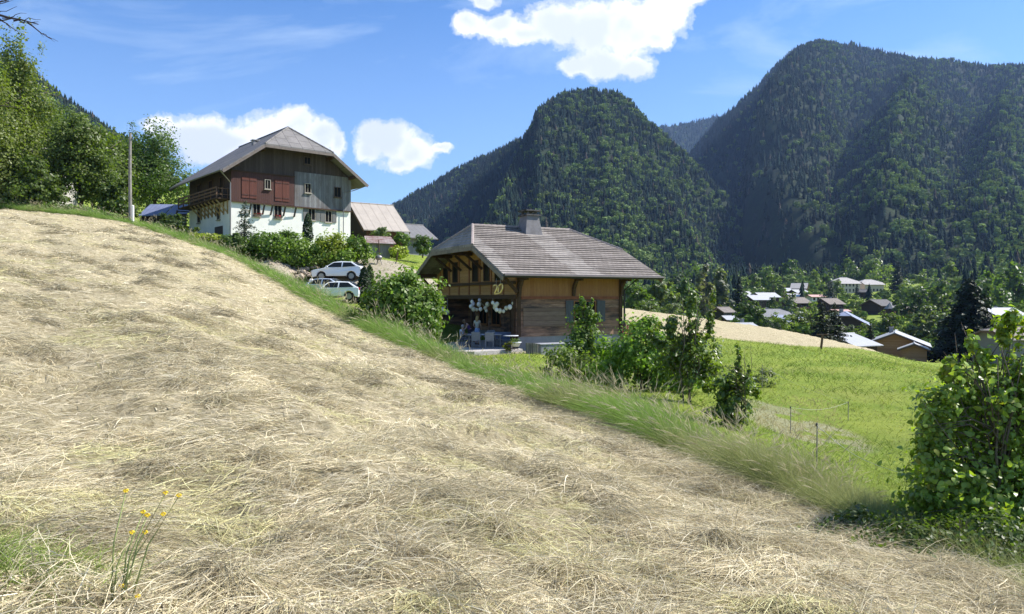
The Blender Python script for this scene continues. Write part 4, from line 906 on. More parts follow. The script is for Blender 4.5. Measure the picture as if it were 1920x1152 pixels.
def build_hay():
    r = np.random.default_rng(101); Vs, Fs, Ts = [], [], []; off = 0
    def add(V, Fc, T):
        nonlocal off
        Vs.append(V); Fs.append(Fc + off); Ts.append(T); off += len(V)
    n = 330000; x, y, d = wedge_points(n, r, 1.9, 72, -47, 46); m = hay_mask(x, y) > .5; m &= (y < 75) & (np.hypot(x, y) < 1.02 * edge_r(x, y))
    dens = fbm(x * .9 + .3 * y, y * 1.4, 5, 3); m &= (r.random(n) < .35 + 1.5 * np.clip(dens - .32, 0, 1)); x, y, d, dens = x[m], y[m], d[m], dens[m]; n = len(x)
    fl = 6.283 * fbm(x * .35, y * .35, 55, 2) * 1.2 + r.normal(0, .75, n); z = ground_z(x, y); lift = np.abs(r.normal(0, 1, n)) * (.012 + .05 * np.clip(dens - .4, 0, 1))
    el = r.normal(.05, .18, n); D = np.stack([np.cos(fl) * np.cos(el), np.sin(fl) * np.cos(el), np.sin(el)], -1)
    D[:, 2] += (ground_z(x + .3 * np.cos(fl), y + .3 * np.sin(fl), False) - ground_z(x, y, False)) / .3
    far = np.clip(d / 9, 1, 6); Ln = (.12 + .34 * r.random(n) ** 1.5) * far ** .45; Wd = (.0028 + .003 * r.random(n)) * far ** 1.05 * np.where(r.random(n) < .1, 1.8, 1)
    bend = np.stack([r.normal(0, .30, n), r.normal(0, .30, n), -.10 - np.abs(D[:, 2]) * .8], -1)
    pal = np.array([[.74, .64, .43], [.65, .56, .35], [.82, .745, .56], [.54, .495, .29], [.34, .275, .17], [.64, .58, .41]]); k = r.choice(6, n, p=[.28, .23, .17, .14, .08, .10])
    c = pal[k] * (.8 + .4 * r.random((n, 1))); c = c * (.76 + .52 * fbm(x * 1.1 + .5 * y, y * 1.5, 6, 3) + .07 * swath(x, y) + .16 * (fbm(x * .4, y * .4, 95, 2) > .5))[:, None]; gp = fbm(x * .5, y * .5, 77, 3); c = np.where((gp > .58)[:, None], c * np.array([.88, .93, .74]), c)
    side = np.cross(D, np.array([0, 0, 1.0])) + r.normal(0, .35, (n, 3))
    add(*strips(np.stack([x, y, z + lift], -1), D, Ln, Wd, bend, r, 3, c, c * .95, side))
    # heaps and tufts where the rake left the hay standing
    tx = []; pts = [(370, 690, 11.5), (300, 745, 9), (60, 565, 13.5), (820, 875, 7.3), (330, 700, 10.5), (1060, 850, 8.2), (240, 965, 4.2), (330, 1030, 3.7), (120, 1010, 3.9), (420, 1080, 3.5), (1250, 870, 8.6), (1330, 905, 7.9), (1180, 850, 9.4), (520, 640, 15), (200, 620, 13), (560, 720, 11.5), (720, 640, 19), (1500, 1000, 6.6), (1010, 900, 6.8), (640, 900, 6.2), (900, 1020, 4.8), (1340, 1050, 5.4)]
    for _ in range(520):
        b = R(-36) + R(76) * r.random(); dd = math.exp(r.uniform(math.log(3.2), math.log(58))); X_, Y_ = dd * math.sin(b), dd * math.cos(b)
        if hay_mask(np.array([X_]), np.array([Y_]))[0] > .5: pts.append((CX + F * X_ / Y_, None, Y_))
    for px, py, dd in pts:
        q = at(px, py if py else 576, dd); k = 700 if py else 260; s = (.05 * dd * (.5 + .5 * r.random()) if py else .07 + .15 * r.random() + .007 * dd); a = r.normal(0, 1, (k, 2)) * np.array([s, s * .6]); X = q[0] + a[:, 0]; Y = q[1] + a[:, 1]; f = r.normal(0, 1, k); e = np.abs(r.normal(.25, .3, k))
        dk = (.66 if dd < 9 else .54) + .40 * r.random(); hump = (.16 if py else .55 * s + .04) * np.exp(-(a[:, 0] / s) ** 2 - (a[:, 1] / s / .6) ** 2) * r.random(k); f = 6.283 * r.random() + f * .7
        D = np.stack([np.cos(f) * np.cos(e), np.sin(f) * np.cos(e), np.sin(e)], -1); c = pal[r.choice(6, k, p=[.2, .2, .15, .15, .20, .10])] * (.75 + .4 * r.random((k, 1))) * dk
        add(*strips(np.stack([X, Y, ground_z(X, Y) + hump], -1), D, .15 + .35 * r.random(k), np.full(k, .0035 * max(1, dd / 7)), np.stack([r.normal(0, .3, k), r.normal(0, .3, k), np.full(k, -.55)], -1), r, 4, c, c))
    # ragged lip of dry grass along the field edge
    k = 26000; b = R(-40) + R(84) * r.random(k); e = np.exp(np.interp(np.tan(b), _eb[_o], np.log(_er[_o]))); e *= 1 - .07 * np.abs(r.normal(0, 1, k)); X = e * np.sin(b); Y = e * np.cos(b); f = r.random(k) * 6.283; el = np.abs(r.normal(.15, .3, k))
    D = np.stack([np.cos(f) * np.cos(el), np.sin(f) * np.cos(el), np.sin(el)], -1); c = np.array([[.58, .51, .34]]) * (.75 + .4 * r.random((k, 1)))
    add(*strips(np.stack([X, Y, ground_z(X, Y) + .05 * r.random(k)], -1), D, (.18 + .34 * r.random(k)), .0032 * np.clip(e / 7, 1, 5), np.stack([r.normal(0, .3, k), r.normal(0, .3, k), np.full(k, -.5)], -1), r, 4, c, c))
    # living blades coming through
    n = 24000; x, y, d = wedge_points(n, r, 1.9, 34, -47, 46); m = (hay_mask(x, y) > .5) & ((fbm(x * .5, y * .5, 77, 3) > .57) | (r.random(n) < .10)); x, y, d = x[m], y[m], d[m]; n = len(x); f = r.random(n) * 6.283; el = r.uniform(.5, 1.4, n)
    D = np.stack([np.cos(f) * np.cos(el), np.sin(f) * np.cos(el), np.sin(el)], -1); c = np.array([[.30, .29, .12]]) * (.7 + .6 * r.random((n, 1)))
    add(*strips(np.stack([x, y, ground_z(x, y)], -1), D, (.05 + .10 * r.random(n)) * np.clip(d / 8, 1, 2), .003 * np.clip(d / 6, 1, 4), np.stack([np.cos(f) * .5, np.sin(f) * .5, np.full(n, -.4)], -1), r, 3, c, c * 1.2))
    # greener uncut corner at the lower left of the field
    k = 2200; q = at(-10, 1120, 3.2); a = r.normal(0, 1, (k, 2)) * np.array([.24, .2]); X = q[0] - .12 + a[:, 0]; Y = q[1] + a[:, 1]; f = r.random(k) * 6.283; el = r.uniform(.7, 1.4, k); D = np.stack([np.cos(f) * np.cos(el), np.sin(f) * np.cos(el), np.sin(el)], -1)
    c = np.array([[.17, .23, .05]]) * (.6 + .8 * r.random((k, 1)))
    add(*strips(np.stack([X, Y, ground_z(X, Y)], -1), D, .08 + .2 * r.random(k), np.full(k, .004), np.stack([np.cos(f) * .4, np.sin(f) * .4, np.full(k, -.3)], -1), r, 4, c, c * 1.25))
    tag(npmesh('hay', np.concatenate(Vs), np.concatenate(Fs), tintmat('dry_hay', .85, .25, .12), tint=np.concatenate(Ts)), 'raked dry hay strewn over the mown slope in the foreground', 'hay', kind='stuff')

def build_grass():
    r = np.random.default_rng(202); Vs, Fs, Ts = [], [], []; off = 0
    def add(V, Fc, T):
        nonlocal off
        Vs.append(V); Fs.append(Fc + off); Ts.append(T); off += len(V)
    # tall verge grass in a band just outside the field edge: green blades and pale flowering stalks
    for n, stalk in ((125000, 0), (2300, 1)):
        b = np.arctan(np.where(r.random(n)<.93, r.uniform(-.75, .50, n), r.uniform(.4, .84, n)) if stalk == 0 else r.uniform(-.75, .46, n)); e = np.exp(np.interp(np.tan(b), _eb[_o], np.log(_er[_o])))
        wid = np.interp(e, [5, 10, 20, 40, 70], [.7, 1.45, 3.4, 4.6, 3.6]); off_ = wid * r.random(n) ** 1.15; dd = e + off_ * (1 + .0 * e) + .05
        X = dd * np.sin(b); Y = dd * np.cos(b); z = ground_z(X, Y); far = np.clip(e / 9, .75, 4.5); clump = fbm(X * .8, Y * .8, 61, 3)
        wind = np.array([-.09, .02]); f = r.random(n) * 6.283; el = r.uniform(.68, 1.5, n); D = np.stack([np.cos(f) * np.cos(el) + wind[0] * .5, np.sin(f) * np.cos(el) + wind[1], np.sin(el)], -1)
        hmax = np.interp(e, [5, 9, 20, 70], [.46, .66, .92, 1.05]) * (1 - .38 * np.exp(-((np.tan(b) + .03) / .055) ** 2)); dry = fbm(X * .35, Y * .35, 67, 3)[:, None]
        if stalk == 0:
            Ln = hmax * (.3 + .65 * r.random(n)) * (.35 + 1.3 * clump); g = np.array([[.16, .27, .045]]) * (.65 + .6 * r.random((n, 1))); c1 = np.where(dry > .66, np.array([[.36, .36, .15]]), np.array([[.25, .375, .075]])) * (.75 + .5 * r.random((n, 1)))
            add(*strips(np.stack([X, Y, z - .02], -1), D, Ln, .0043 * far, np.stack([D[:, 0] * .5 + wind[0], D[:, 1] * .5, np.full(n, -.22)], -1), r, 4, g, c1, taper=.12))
        else:
            Ln = hmax * (.75 + .6 * r.random(n)) * (.5 + .95 * clump); g = np.array([[.22, .26, .08]]) * (.7 + .5 * r.random((n, 1))); c1 = np.array([[.50, .44, .28]]) * (.75 + .4 * r.random((n, 1))); bend = np.stack([D[:, 0] * .3 + wind[0] * 1.1, D[:, 1] * .3, np.full(n, -.14)], -1)
            add(*strips(np.stack([X, Y, z], -1), D, Ln, .0030 * far, bend, r, 4, g, c1, taper=.6))
            tip = np.stack([X, Y, z], -1) + D * (Ln * .86)[:, None] + bend * (Ln * .86 ** 2)[:, None]; D2 = D + 2 * bend; D2 /= np.linalg.norm(D2, axis=1)[:, None]
            for q in range(2): add(*strips(tip, D2 + r.normal(0, .12, (n, 3)), Ln * .2, .007 * far ** .8, bend * .8, r, 2, c1 * 1.02, c1, taper=.2))
    tag(npmesh('tall_grass', np.concatenate(Vs), np.concatenate(Fs), tintmat('verge_grass', .7, .35, .25), tint=np.concatenate(Ts)), 'unmown verge of tall seeding grass along the edge of the hay field', 'grass', kind='stuff')
    # short meadow sward beyond the verge and on the lawns
    Vs, Fs, Ts = [], [], []; off = 0
    n = 150000; x, y, d = wedge_points(n, r, 5, 95, -33, 42); m = (hay_mask(x, y) < .5) & (np.hypot(x, y) > edge_r(x, y) + .5); x, y, d = x[m], y[m], d[m]; n = len(x); f = r.random(n) * 6.283; el = r.uniform(.7, 1.45, n)
    cl = fbm(x * .6, y * .6, 71, 3); D = np.stack([np.cos(f) * np.cos(el), np.sin(f) * np.cos(el), np.sin(el)], -1); far = np.clip(d / 8, 1, 6); px = CX + F * x / y; lot = (np.hypot((x + 14.5) / 7.5, (y - 59) / 4.5) < 1) | (np.hypot((x + 1) / 4.4, (y - 42.3) / 2.6) < 1)
    Ln = (.05 + .15 * r.random(n) ** 1.5) * (.3 + 1.5 * cl) * far ** .35; keep = ~lot & (r.random(n) < .95)
    dp = np.exp(-((px - 1500) / 75) ** 2 - ((CY - F * ground_z(x, y, False) / y - 790) / 42) ** 2) * fbm(x * 1.5, y * 1.5, 81, 3) * 2; c = np.where((cl > .56)[:, None], np.array([[.18, .25, .035]]), np.array([[.27, .325, .05]])); c = c * (.72 + .56 * fbm(x * .22, y * .3, 91, 3))[:, None]; c = np.where((dp > .30)[:, None], np.array([[.36, .31, .13]]), c) * (.7 + .6 * r.random((n, 1))); pale = (r.random(n) < .10)[:, None]; c = np.where(pale, np.array([[.34, .32, .13]]), c)
    i = keep; add(*strips(np.stack([x, y, ground_z(x, y) - .01], -1)[i], D[i], Ln[i], (.0045 * far ** 1.1)[i], np.stack([np.cos(f) * .4, np.sin(f) * .4, np.full(n, -.3)], -1)[i], r, 3, c[i] * .85, c[i] * 1.15))
    tag(npmesh('meadow_grass', np.concatenate(Vs), np.concatenate(Fs), tintmat('meadow_sward', .7, .4, .25), tint=np.concatenate(Ts)), 'short lush grass of the meadow sloping away behind the verge', 'grass', kind='stuff')
def gb(px, d, dz=0.0):
    g = ground_at(px, d); return (g[0], g[1], g[2] + dz)
def build_near_plants():
    r = np.random.default_rng(5)
    DEEP, MID, LIGHT, LIME = (.06, .105, .025), (.095, .16, .03), (.14, .215, .038), (.24, .28, .04)
    # large round-leaved bush at the right edge
    leafy('hazel_bush', 'tall round leaved hazel bush with top leaves coloured yellow as if backlit at the right edge', 'bush', gb(1855, 6.9, -.1), 2.2,
          [((.06, .03, .32), (.34, .34, .34)), ((.36, .08, .40), (.26, .28, .40)), ((-.20, -.02, .30), (.17, .2, .30)), ((.02, 0, .62), (.13, .15, .32)), ((-.12, .03, .66), (.10, .12, .24)), ((.16, -.02, .70), (.12, .14, .30)), ((.30, .05, .72), (.13, .14, .27)), ((-.22, 0, .58), (.07, .09, .20)), ((.44, .05, .66), (.13, .14, .30)),
           ((.10, .02, .96), (.045, .06, .13)), ((-.06, .02, .90), (.04, .05, .12)), ((.23, .02, .98), (.045, .05, .10)), ((-.17, 0, .84), (.04, .05, .09)), ((.36, .03, .95), (.05, .06, .10)), ((-.33, -.05, .28), (.06, .08, .06)), ((-.30, -.04, .46), (.05, .07, .06)), ((-.28, -.06, .14), (.12, .16, .12)), ((.03, -.06, .20), (.28, .2, .2))],
          21000, .028, (.19, .275, .052), 21, .022, 'gloss', stems=7, aspect=.86, yellow=.30, nl=40, var=.4, shell=.35, bark=M_STEM, rnd=True)  # yellow share paints light shining through the upper leaves
    leafy('bramble', 'low dark bramble growing in the shade under the hazel bush', 'shrub', gb(1800, 6.1, -.1), .5, [((-.5, 0, .45), (.9, .7, .42)), ((.7, .0, .5), (1.1, .9, .45)), ((-1.4, .6, .4), (.7, .5, .4)), ((.2, -.7, .3), (1.2, .6, .35))], 7000, .022, (.07, .11, .03), 22, .010, 'leaf', stems=5, nl=14, bark=M_STEM, part='leaves')
    # broad bush beside the parked cars
    leafy('broad_bush', 'dense broad bush of mid green leaves between the parked cars and the chalet', 'bush', gb(752, 27.5, -.15), 2.75,
          [((0, 0, .50), (.42, .42, .46)), ((-.26, -.05, .40), (.30, .32, .36)), ((.28, 0, .38), (.26, .3, .34)), ((.05, .02, .78), (.26, .27, .22)), ((-.12, 0, .70), (.24, .24, .22)), ((.36, -.05, .22), (.16, .2, .2)), ((-.40, -.05, .20), (.16, .2, .2))],
          13000, .075, (.115, .185, .035), 23, .05, 'leaf', stems=4, nl=20, shell=.6)
    leafy('drab_bush', 'rounded drab green bush half hidden behind the broad bush', 'bush', gb(797, 37, -.1), 2.7, [((0, 0, .45), (.33, .33, .5)), ((.06, 0, .68), (.26, .26, .26))], 2600, .09, (.20, .205, .10), 24, .05, 'leaf', stems=3, var=.25)
    # young trees and shrubs below the chalet
    leafy('young_ash', 'slender young ash tree in front of the chalet window', 'tree', gb(1092, 27.5, -.1), 3.35, [((0, 0, .50), (.20, .18, .26)), ((.04, 0, .74), (.12, .11, .18)), ((-.08, 0, .30), (.20, .18, .2)), ((.15, 0, .38), (.15, .12, .17)), ((-.01, 0, .93), (.04, .04, .08)), ((.10, 0, .88), (.035, .04, .06))], 4200, .062, (.115, .175, .045), 25, .03, 'leaf', nl=24, shell=.3)
    leafy('wild_shrub', 'loose wild shrub at the foot of the young ash', 'shrub', gb(1075, 26.0, -.1), 1.55, [((-.3, 0, .5), (.42, .4, .42)), ((.35, 0, .42), (.5, .4, .4)), ((.85, 0, .35), (.4, .4, .35))], 3600, .055, (.12, .17, .04), 26, .02, 'leaf', stems=4, nl=16, bark=M_STEM, part='leaves')
    leafy('lilac_bush', 'dense fresh green bush below the chalet balcony', 'bush', gb(1205, 21.5, -.15), 2.35, [((-.05, 0, .52), (.40, .38, .44)), ((.22, 0, .45), (.34, .34, .42)), ((-.36, 0, .34), (.26, .3, .34)), ((.02, 0, .82), (.22, .22, .18)), ((.5, 0, .28), (.3, .3, .28))], 9000, .055, (.15, .24, .045), 27, .03, 'leaf', stems=5, nl=16, shell=.45, bark=M_STEM)
    leafy('plum_sapling', 'open branched plum sapling with upright shoots, tallest right of the chalet', 'tree', gb(1285, 18.5, -.1), 3.2,
          [((-.02, 0, .34), (.20, .2, .26)), ((.03, 0, .78), (.055, .06, .20)), ((-.10, 0, .62), (.10, .1, .14)), ((.20, 0, .62), (.045, .05, .26)), ((.16, 0, .30), (.14, .14, .2)), ((-.28, 0, .56), (.06, .05, .05)), ((-.20, 0, .46), (.07, .07, .09)), ((.05, 0, .55), (.12, .12, .16)), ((.215, 0, .86), (.03, .03, .1))],
          5000, .048, (.09, .14, .034), 28, .026, 'gloss', stems=3, nl=40, shell=.2, bark=M_STEM)
    leafy('hawthorn_sapling', 'narrow upright hawthorn sapling right of the plum sapling', 'tree', gb(1375, 15.8, -.1), 2.1, [((.02, 0, .36), (.20, .2, .28)), ((.05, 0, .74), (.055, .06, .22)), ((-.16, 0, .48), (.15, .14, .14)), ((.16, 0, .48), (.09, .09, .2)), ((-.10, 0, .2), (.2, .18, .16))], 3200, .042, (.09, .14, .034), 29, .018, 'gloss', stems=3, nl=24, shell=.3, bark=M_STEM)
    leafy('meadow_shrub', 'small greyish twiggy shrub alone on the meadow by a fence post', 'shrub', gb(1432, 27, -.05), .85, [((0, 0, .45), (.55, .5, .45))], 900, .04, (.16, .18, .10), 30, .012, 'leaf', stems=4, nl=14, bark=M_STEM, part='leaves')
    # hedge and garden in front of the farmhouse
    G = 'garden shrubs below the farmhouse'
    for px, py, d, w, h, col, s, lab in ((382, 468, 61, 27, 42, LIME, 41, 'yellow leaved garden shrub left of the arched cellar door'), (428, 474, 62, 30, 44, DEEP, 42, 'dark green shrub in front of the cellar door'), (455, 470, 64.5, 20, 28, LIGHT, 43, 'small light shrub under the little spruce'),
             (500, 484, 63.5, 36, 64, MID, 44, 'tall rounded shrub under the left flower box window'), (552, 482, 63.5, 34, 54, LIGHT, 45, 'clipped bright shrub in the middle of the farmhouse hedge'), (590, 482, 64, 34, 52, LIGHT, 46, 'bright leafy shrub under the small thuja'),
             (624, 484, 64, 30, 58, LIME, 47, 'yellow green shrub under the shuttered windows'), (536, 472, 66, 24, 50, MID, 48, 'mid green shrub rising behind the hedge'), (668, 483, 65, 24, 50, MID, 49, 'round shrub at the right corner of the farmhouse'), (645, 486, 63, 20, 30, LIGHT, 50, 'low light green shrub at the right end of the hedge')):
        q = at(px, py, d); g = gz(q[0], q[1]); H = (h / F * d + max(0, q[2] - g)) * .84; wr = w / F * d * .98
        leafy('garden_shrub', lab, 'shrub', (q[0], q[1], min(q[2], g) - .1), H, [((0, 0, .5), (wr / H, wr / H, .46)), ((.25 * wr / H, 0, .72), (.6 * wr / H, .6 * wr / H, .26)), ((-.4 * wr / H, -.1, .45), (.6 * wr / H, .6 * wr / H, .36))], 4200, .105, col, s, .04, 'leaf', G, stems=3, nl=8, shell=.72, bark=M_STEM, part='leaves')
    q = at(459, 468, 64.5); spruce('small_spruce', 'small open spruce standing in front of the farmhouse wall', (q[0], q[1], q[2] - .2), 98 / F * 64.5, 1.35, 51, (.06, .085, .055), dens=1.0, thin=.25, size=.075)
    q = at(577, 450, 67); thuja('small_thuja', 'slim dark thuja against the white farmhouse wall', (q[0], q[1], q[2] - .2), 2.6, .45, 52)
    q = at(683, 548, 54); thuja('column_thuja', 'tall dark columnar thuja to the right of the parked cars', (q[0], q[1], gz(*q[:2]) - .1), 2.75, .52, 53, (.022, .038, .014)); q = at(693, 540, 55); thuja('column_thuja', 'lighter columnar thuja just behind the dark one', (q[0], q[1], gz(*q[:2]) - .1), 2.75, .42, 54, (.06, .095, .02))
    for px, py, d, w, h, col, s, lab in ((753, 466, 84, 15, 32, MID, 55, 'round clipped bush beside the grey barn'), (792, 478, 84, 17, 36, DEEP, 56, 'dark round bush at the right end of the grey barn'), (745, 484, 80, 17, 24, LIME, 57, 'yellow green shrub on the lawn by the lean to shed'), (716, 446, 88, 14, 22, (.14, .18, .09), 58, 'pale grey green bush over the roof of the lean to shed')):
        q = at(px, py, d); H = h / F * d; wr = w / F * d; leafy('garden_bush', lab, 'bush', (q[0], q[1], q[2] - .1), H, [((0, 0, .52), (wr / H, wr / H, .48))], 1100, .15, col, s, .05, 'leaf', stems=3, part='leaves')
    # dark growth left of the farmhouse
    for px, py, d, w, h, s, lab in ((318, 448, 66, 26, 44, 60, 'dark shrub in the shade below the blue roofed shed'), (352, 455, 68, 22, 30, 61, 'dark low shrub beside the farmhouse stair')):
        q = at(px, py, d); H = h / F * d; wr = w / F * d; leafy('shade_shrub', lab, 'shrub', (q[0], q[1], q[2] - .1), H, [((0, 0, .5), (wr / H, wr / H, .5))], 1300, .13, (.045, .075, .024), s, .05, 'leaf', stems=3, part='leaves')
    # broadleaf trees on the left behind the field
    YG, OG = (.155, .195, .05), (.12, .17, .042)
    for px, py, d, h, w, col, s, n, lab in ((-55, 392, 70, 335, 110, YG, 71, 10000, 'tall sunlit yellow green tree at the left edge'), (40, 390, 78, 315, 72, YG, 72, 11000, 'tall yellow green tree second from the left edge'), (150, 398, 74, 198, 82, OG, 73, 12000, 'broad olive green tree with a pale trunk left of the utility pole'),
             (90, 395, 84, 185, 70, (.11, .155, .04), 74, 6500, 'darker tree standing behind the olive green tree'), (205, 405, 88, 158, 60, OG, 75, 8000, 'leafy tree just left of the utility pole'), (292, 425, 92, 190, 84, (.085, .145, .036), 76, 9000, 'large dark green tree between the utility pole and the farmhouse'),
             (248, 415, 98, 172, 64, (.09, .145, .04), 77, 6000, 'dark green tree directly behind the utility pole'), (10, 388, 72, 130, 58, (.12, .17, .045), 78, 4500, 'small bushy tree at the foot of the tall yellow green trees'), (105, 392, 100, 195, 70, (.085, .13, .038), 79, 6000, 'dark tree rising behind the gap left of the olive green tree'), (175, 396, 104, 160, 66, (.09, .135, .04), 84, 6000, 'dark tree rising behind the olive green tree'), (70, 390, 70, 100, 60, (.10, .15, .04), 85, 4500, 'low bushy tree in the gap below the tall left trees'), (215, 408, 72, 90, 40, (.10, .15, .04), 86, 3500, 'low leafy tree left of the foot of the utility pole')):
        q = at(px, py, d); H = h / F * d; wr = w / F * d / H; leafy('broadleaf_tree', lab, 'tree', (q[0], q[1], min(q[2], gz(*q[:2])) - .3), H, round_lobes(np.random.default_rng(s), 8, wr, .10 if s in (71, 72, 78, 85, 86) else .2, .98), int(n * 1.6), .14, tuple(.85 * c for c in col), s, .20, 'leaf', 'broadleaf trees on the left', nl=22, shell=.42)
    for px, py, d, w, h, s, lab in ((30, 398, 69, 44, 22, 80, 'low bush strip at the upper left corner of the field'), (110, 402, 67.5, 44, 22, 81, 'low green bushes along the field edge below the pale trunk'), (185, 412, 65, 36, 24, 82, 'low green bush at the field edge left of the white post'), (-30, 396, 70, 40, 26, 83, 'low bush at the field edge in the far left corner')):
        q = at(px, py, d); H = h / F * d; wr = w / F * d / H; leafy('edge_bush', lab, 'bush', (q[0], q[1], gz(*q[:2]) - .1), H, [((-.5 * wr, 0, .5), (.6 * wr, .5 * wr, .5)), ((.5 * wr, 0, .45), (.6 * wr, .5 * wr, .45))], 1500, .13, (.115, .18, .045), s, .04, 'leaf', 'low bushes along the top of the field', stems=4, part='leaves')
    # bare branch reaching in at the upper left from a tree beside the camera
    t = thing('old_tree', 'bare dark branch of an old tree reaching in at the top left corner', 'tree', gb(-420, 6.5, -.1)); b0 = Vector(t.location); m = MB(); m.tube([(0, 0, -.2), (.05, 0, 1.5), (-.05, 0, 3.2), (.1, .1, 4.6)], [.22, .17, .13, .06], 9); m.build('trunk', M_BARK, t, True)
    m = MB(); rr = np.random.default_rng(3)
    def br(a, b, r0, k):
        a = np.array(a, float); b = np.array(b, float); pts = [a + (b - a) * f + rr.normal(0, .035, 3) * (0 < f < 1) * np.linalg.norm(b - a) for f in np.linspace(0, 1, 6)]; m.tube([tuple(p - np.array(b0)) for p in pts], [r0 * (1 - .75 * f) for f in np.linspace(0, 1, 6)], 5)
        if k:
            for f in (.45, .65, .85): p = a + (b - a) * f; d_ = (b - a) * .42; e = p + d_ + rr.normal(0, .2, 3) * np.linalg.norm(d_); br(p, e, r0 * .45, k - 1)
    top = np.array(b0) + np.array([0, 0, 3.0]); n1 = at(-60, 28, 6.6); br(top, n1, .05, 0); br(n1, at(72, 46, 6.6), .017, 2); br(n1, at(30, -8, 6.7), .014, 2); br(n1, at(40, 38, 6.4), .011, 1)
    m.build('branch', plain('dark_bare_bark', (.035, .028, .03), .9), t)
    # wildflower in front: tall stalks with yellow heads
    w = thing('wildflower', 'tall wildflower stalks with small yellow heads at the lower left', 'flower', gb(215, 3.05)); m = MB(); hd = MB(); b0 = np.array(w.location); LV = []
    ends = [(236, 922), (268, 962), (276, 968), (306, 966), (310, 926), (335, 931), (247, 1000), (272, 1000), (258, 1120), (228, 1100)]
    for k, (px, py) in enumerate(ends):
        e = at(px, py, 3.05 + .05 * math.sin(k * 2.1)) - b0; st = np.array([(k % 3 - 1) * .02, .02 * (k % 2), -.03]); md = st * .45 + e * .55 + np.array([-.02, 0, .05]); m.tube([tuple(st), tuple(md), tuple(e)], [.0042, .0032, .002], 5)
        N = 22; a = np.arange(N) * 2.4; P = np.stack([.008 * np.cos(a), .008 * np.sin(a), .004 + .004 * np.cos(a * 3)], -1) + e; LV.append((P, np.stack([np.cos(a), np.sin(a), 1.2 + 0 * a], -1)))
    m.build('stem', plain('pale_green_stalk', (.28, .33, .12), .7), w, True); 
    pm = tintmat('yellow_petals', .6, .2)
    for a, b in LV:
        V, Fc = leaf_quads(a, b, np.full(len(a), .007), rng, .5); npmesh('flower_head', V, Fc, pm, w, tint=np.repeat(np.array([[.80, .60, .04]]) * (.8 + .3 * rng.random((len(a), 1))), 4, 0))
# ================================================================ small buildings, cars, terrace, fences
def build_outbuildings():
    az = math.atan2(.53, .85)
    # blue roofed garden room left of the farmhouse
    g = at(262, 428, 80); t = thing('garden_room', 'low brown garden room with blue grey metal roof left of the farmhouse', 'shed', (g[0], g[1], g[2] - .6), R(4))
    h0 = at(262, 403, 80)[2] - g[2] + .6; h1 = at(262, 381, 82)[2] - g[2] + .6
    MB().box((0, 0, 0), (2.55, 2.8, h0 - .05)).build('wall', boards('dark_red_boards', (.06, .035, .03), (.09, .055, .045), .25, 0), t)
    for a, b in ((-.1, 2.52), (2.60, 5.0)):
        s = MB(); s.slab([(a, -.3, h0 - .12), (b, -.3, h0 - .05 if a < 0 else h0 + .12), (b, 3.0, h1), (a, 3.0, h1)], .08); s.build('roof', M_BLUESHEET, t)
    MB().box((2.56, .1, 0), (4.9, 2.8, h0 - 1.15)).build('wall', boards('dark_red_boards', (.06, .035, .03), (.09, .055, .045), .25, 0), t)
    for k in range(4):
        x = 2.62 + k * .57; w = MB().box((x + .05, .12, h0 - 1.14), (x + .52, .15, h0 + .02)).build('window', plain('pale_glass', (.30, .32, .24), .2, 0, .3, 2), t)
        MB().box((x, .06, h0 - 1.14), (x + .045, .18, h0 + .04)).build('frame', M_VDARK, w)
    # long beige roofed barn behind the farmhouse
    p = at(680, 430, 90); zb = 5.6; ze = p[2] - zb; generic_house('barn', 'brown timber barn with large plain beige roof behind the farmhouse', 'barn', (p[0] + .35, p[1] + .4, zb), az, 5.0, 9.5, ze + .35, .72, M_BARN_BOARDS, M_BEIGESHEET, z0=0, over=(.5, .55), wins=(('y0', 1.2, 2.0, 1.4, 2.2),))
    # lean-to with rusty roof
    p = at(690, 488, 79); q = at(690, 456, 79); t = thing('lean_to_shed', 'grey plank lean to shed with patched rusty metal roof', 'shed', (p[0], p[1], p[2] - .2), R(14)); h = q[2] - p[2] + .2
    MB().box((0, 0, 0), (2.3, 2.6, h)).build('wall', M_SHED_BOARDS, t)
    s = MB(); s.slab([(-.25, -.3, h + .02), (2.95, -.3, h - .06), (2.6, 2.7, h + .95), (-.25, 2.7, h + .98)], .06); s.build('roof', M_RUSTSHEET, t)
    MB().box((-.02, 2.3, h + .001), (2.3, 2.6, h + .75)).build('back_wall', M_SHED_BOARDS, t)
    # grey barn further right
    p = at(760, 481, 105); zb = p[2] - .5; ze = at(778, 443, 105)[2] - zb; generic_house('grey_barn', 'grey barn with dark sheet roof between the farmhouse and the mountain', 'barn', (p[0] - .3, p[1], zb), R(38), 4.2, 6.5, ze + .3, .55, boards('pale_grey_barn_boards', (.24, .235, .25), (.30, .295, .31), .3, 0), M_GREYSHEET, z0=0, over=(1.0, .9))
    # small pale house hidden among the left trees
    p = at(56, 284, 80); generic_house('hillside_cottage', 'pale stone cottage half hidden among the trees on the left', 'house', (p[0], p[1], gz(p[0], p[1]) - .2), R(8), 2.7, 5, p[2] - gz(p[0], p[1]) + .2, .5, render_mat('pale_stone_wall', (.42, .40, .37)), M_VROOF['pale'], z0=0, over=(.5, .5), wins=(('y0', 1, 1.8, 5.2, 6.2),))
    # low concrete trough wall by the farmhouse
    p = at(333, 470, 66); t = thing('stone_trough', 'grey stone trough in front of the farmhouse stair', 'trough', (p[0], p[1], p[2] + .2), R(12)); MB().box((0, 0, 0), (1.25, .8, 1.0)).build('basin', M_STONE, t); MB().box((-.05, -.05, 1.002), (1.3, .85, 1.08)).build('rim', plain('trough_rim', (.42, .4, .4)), t)

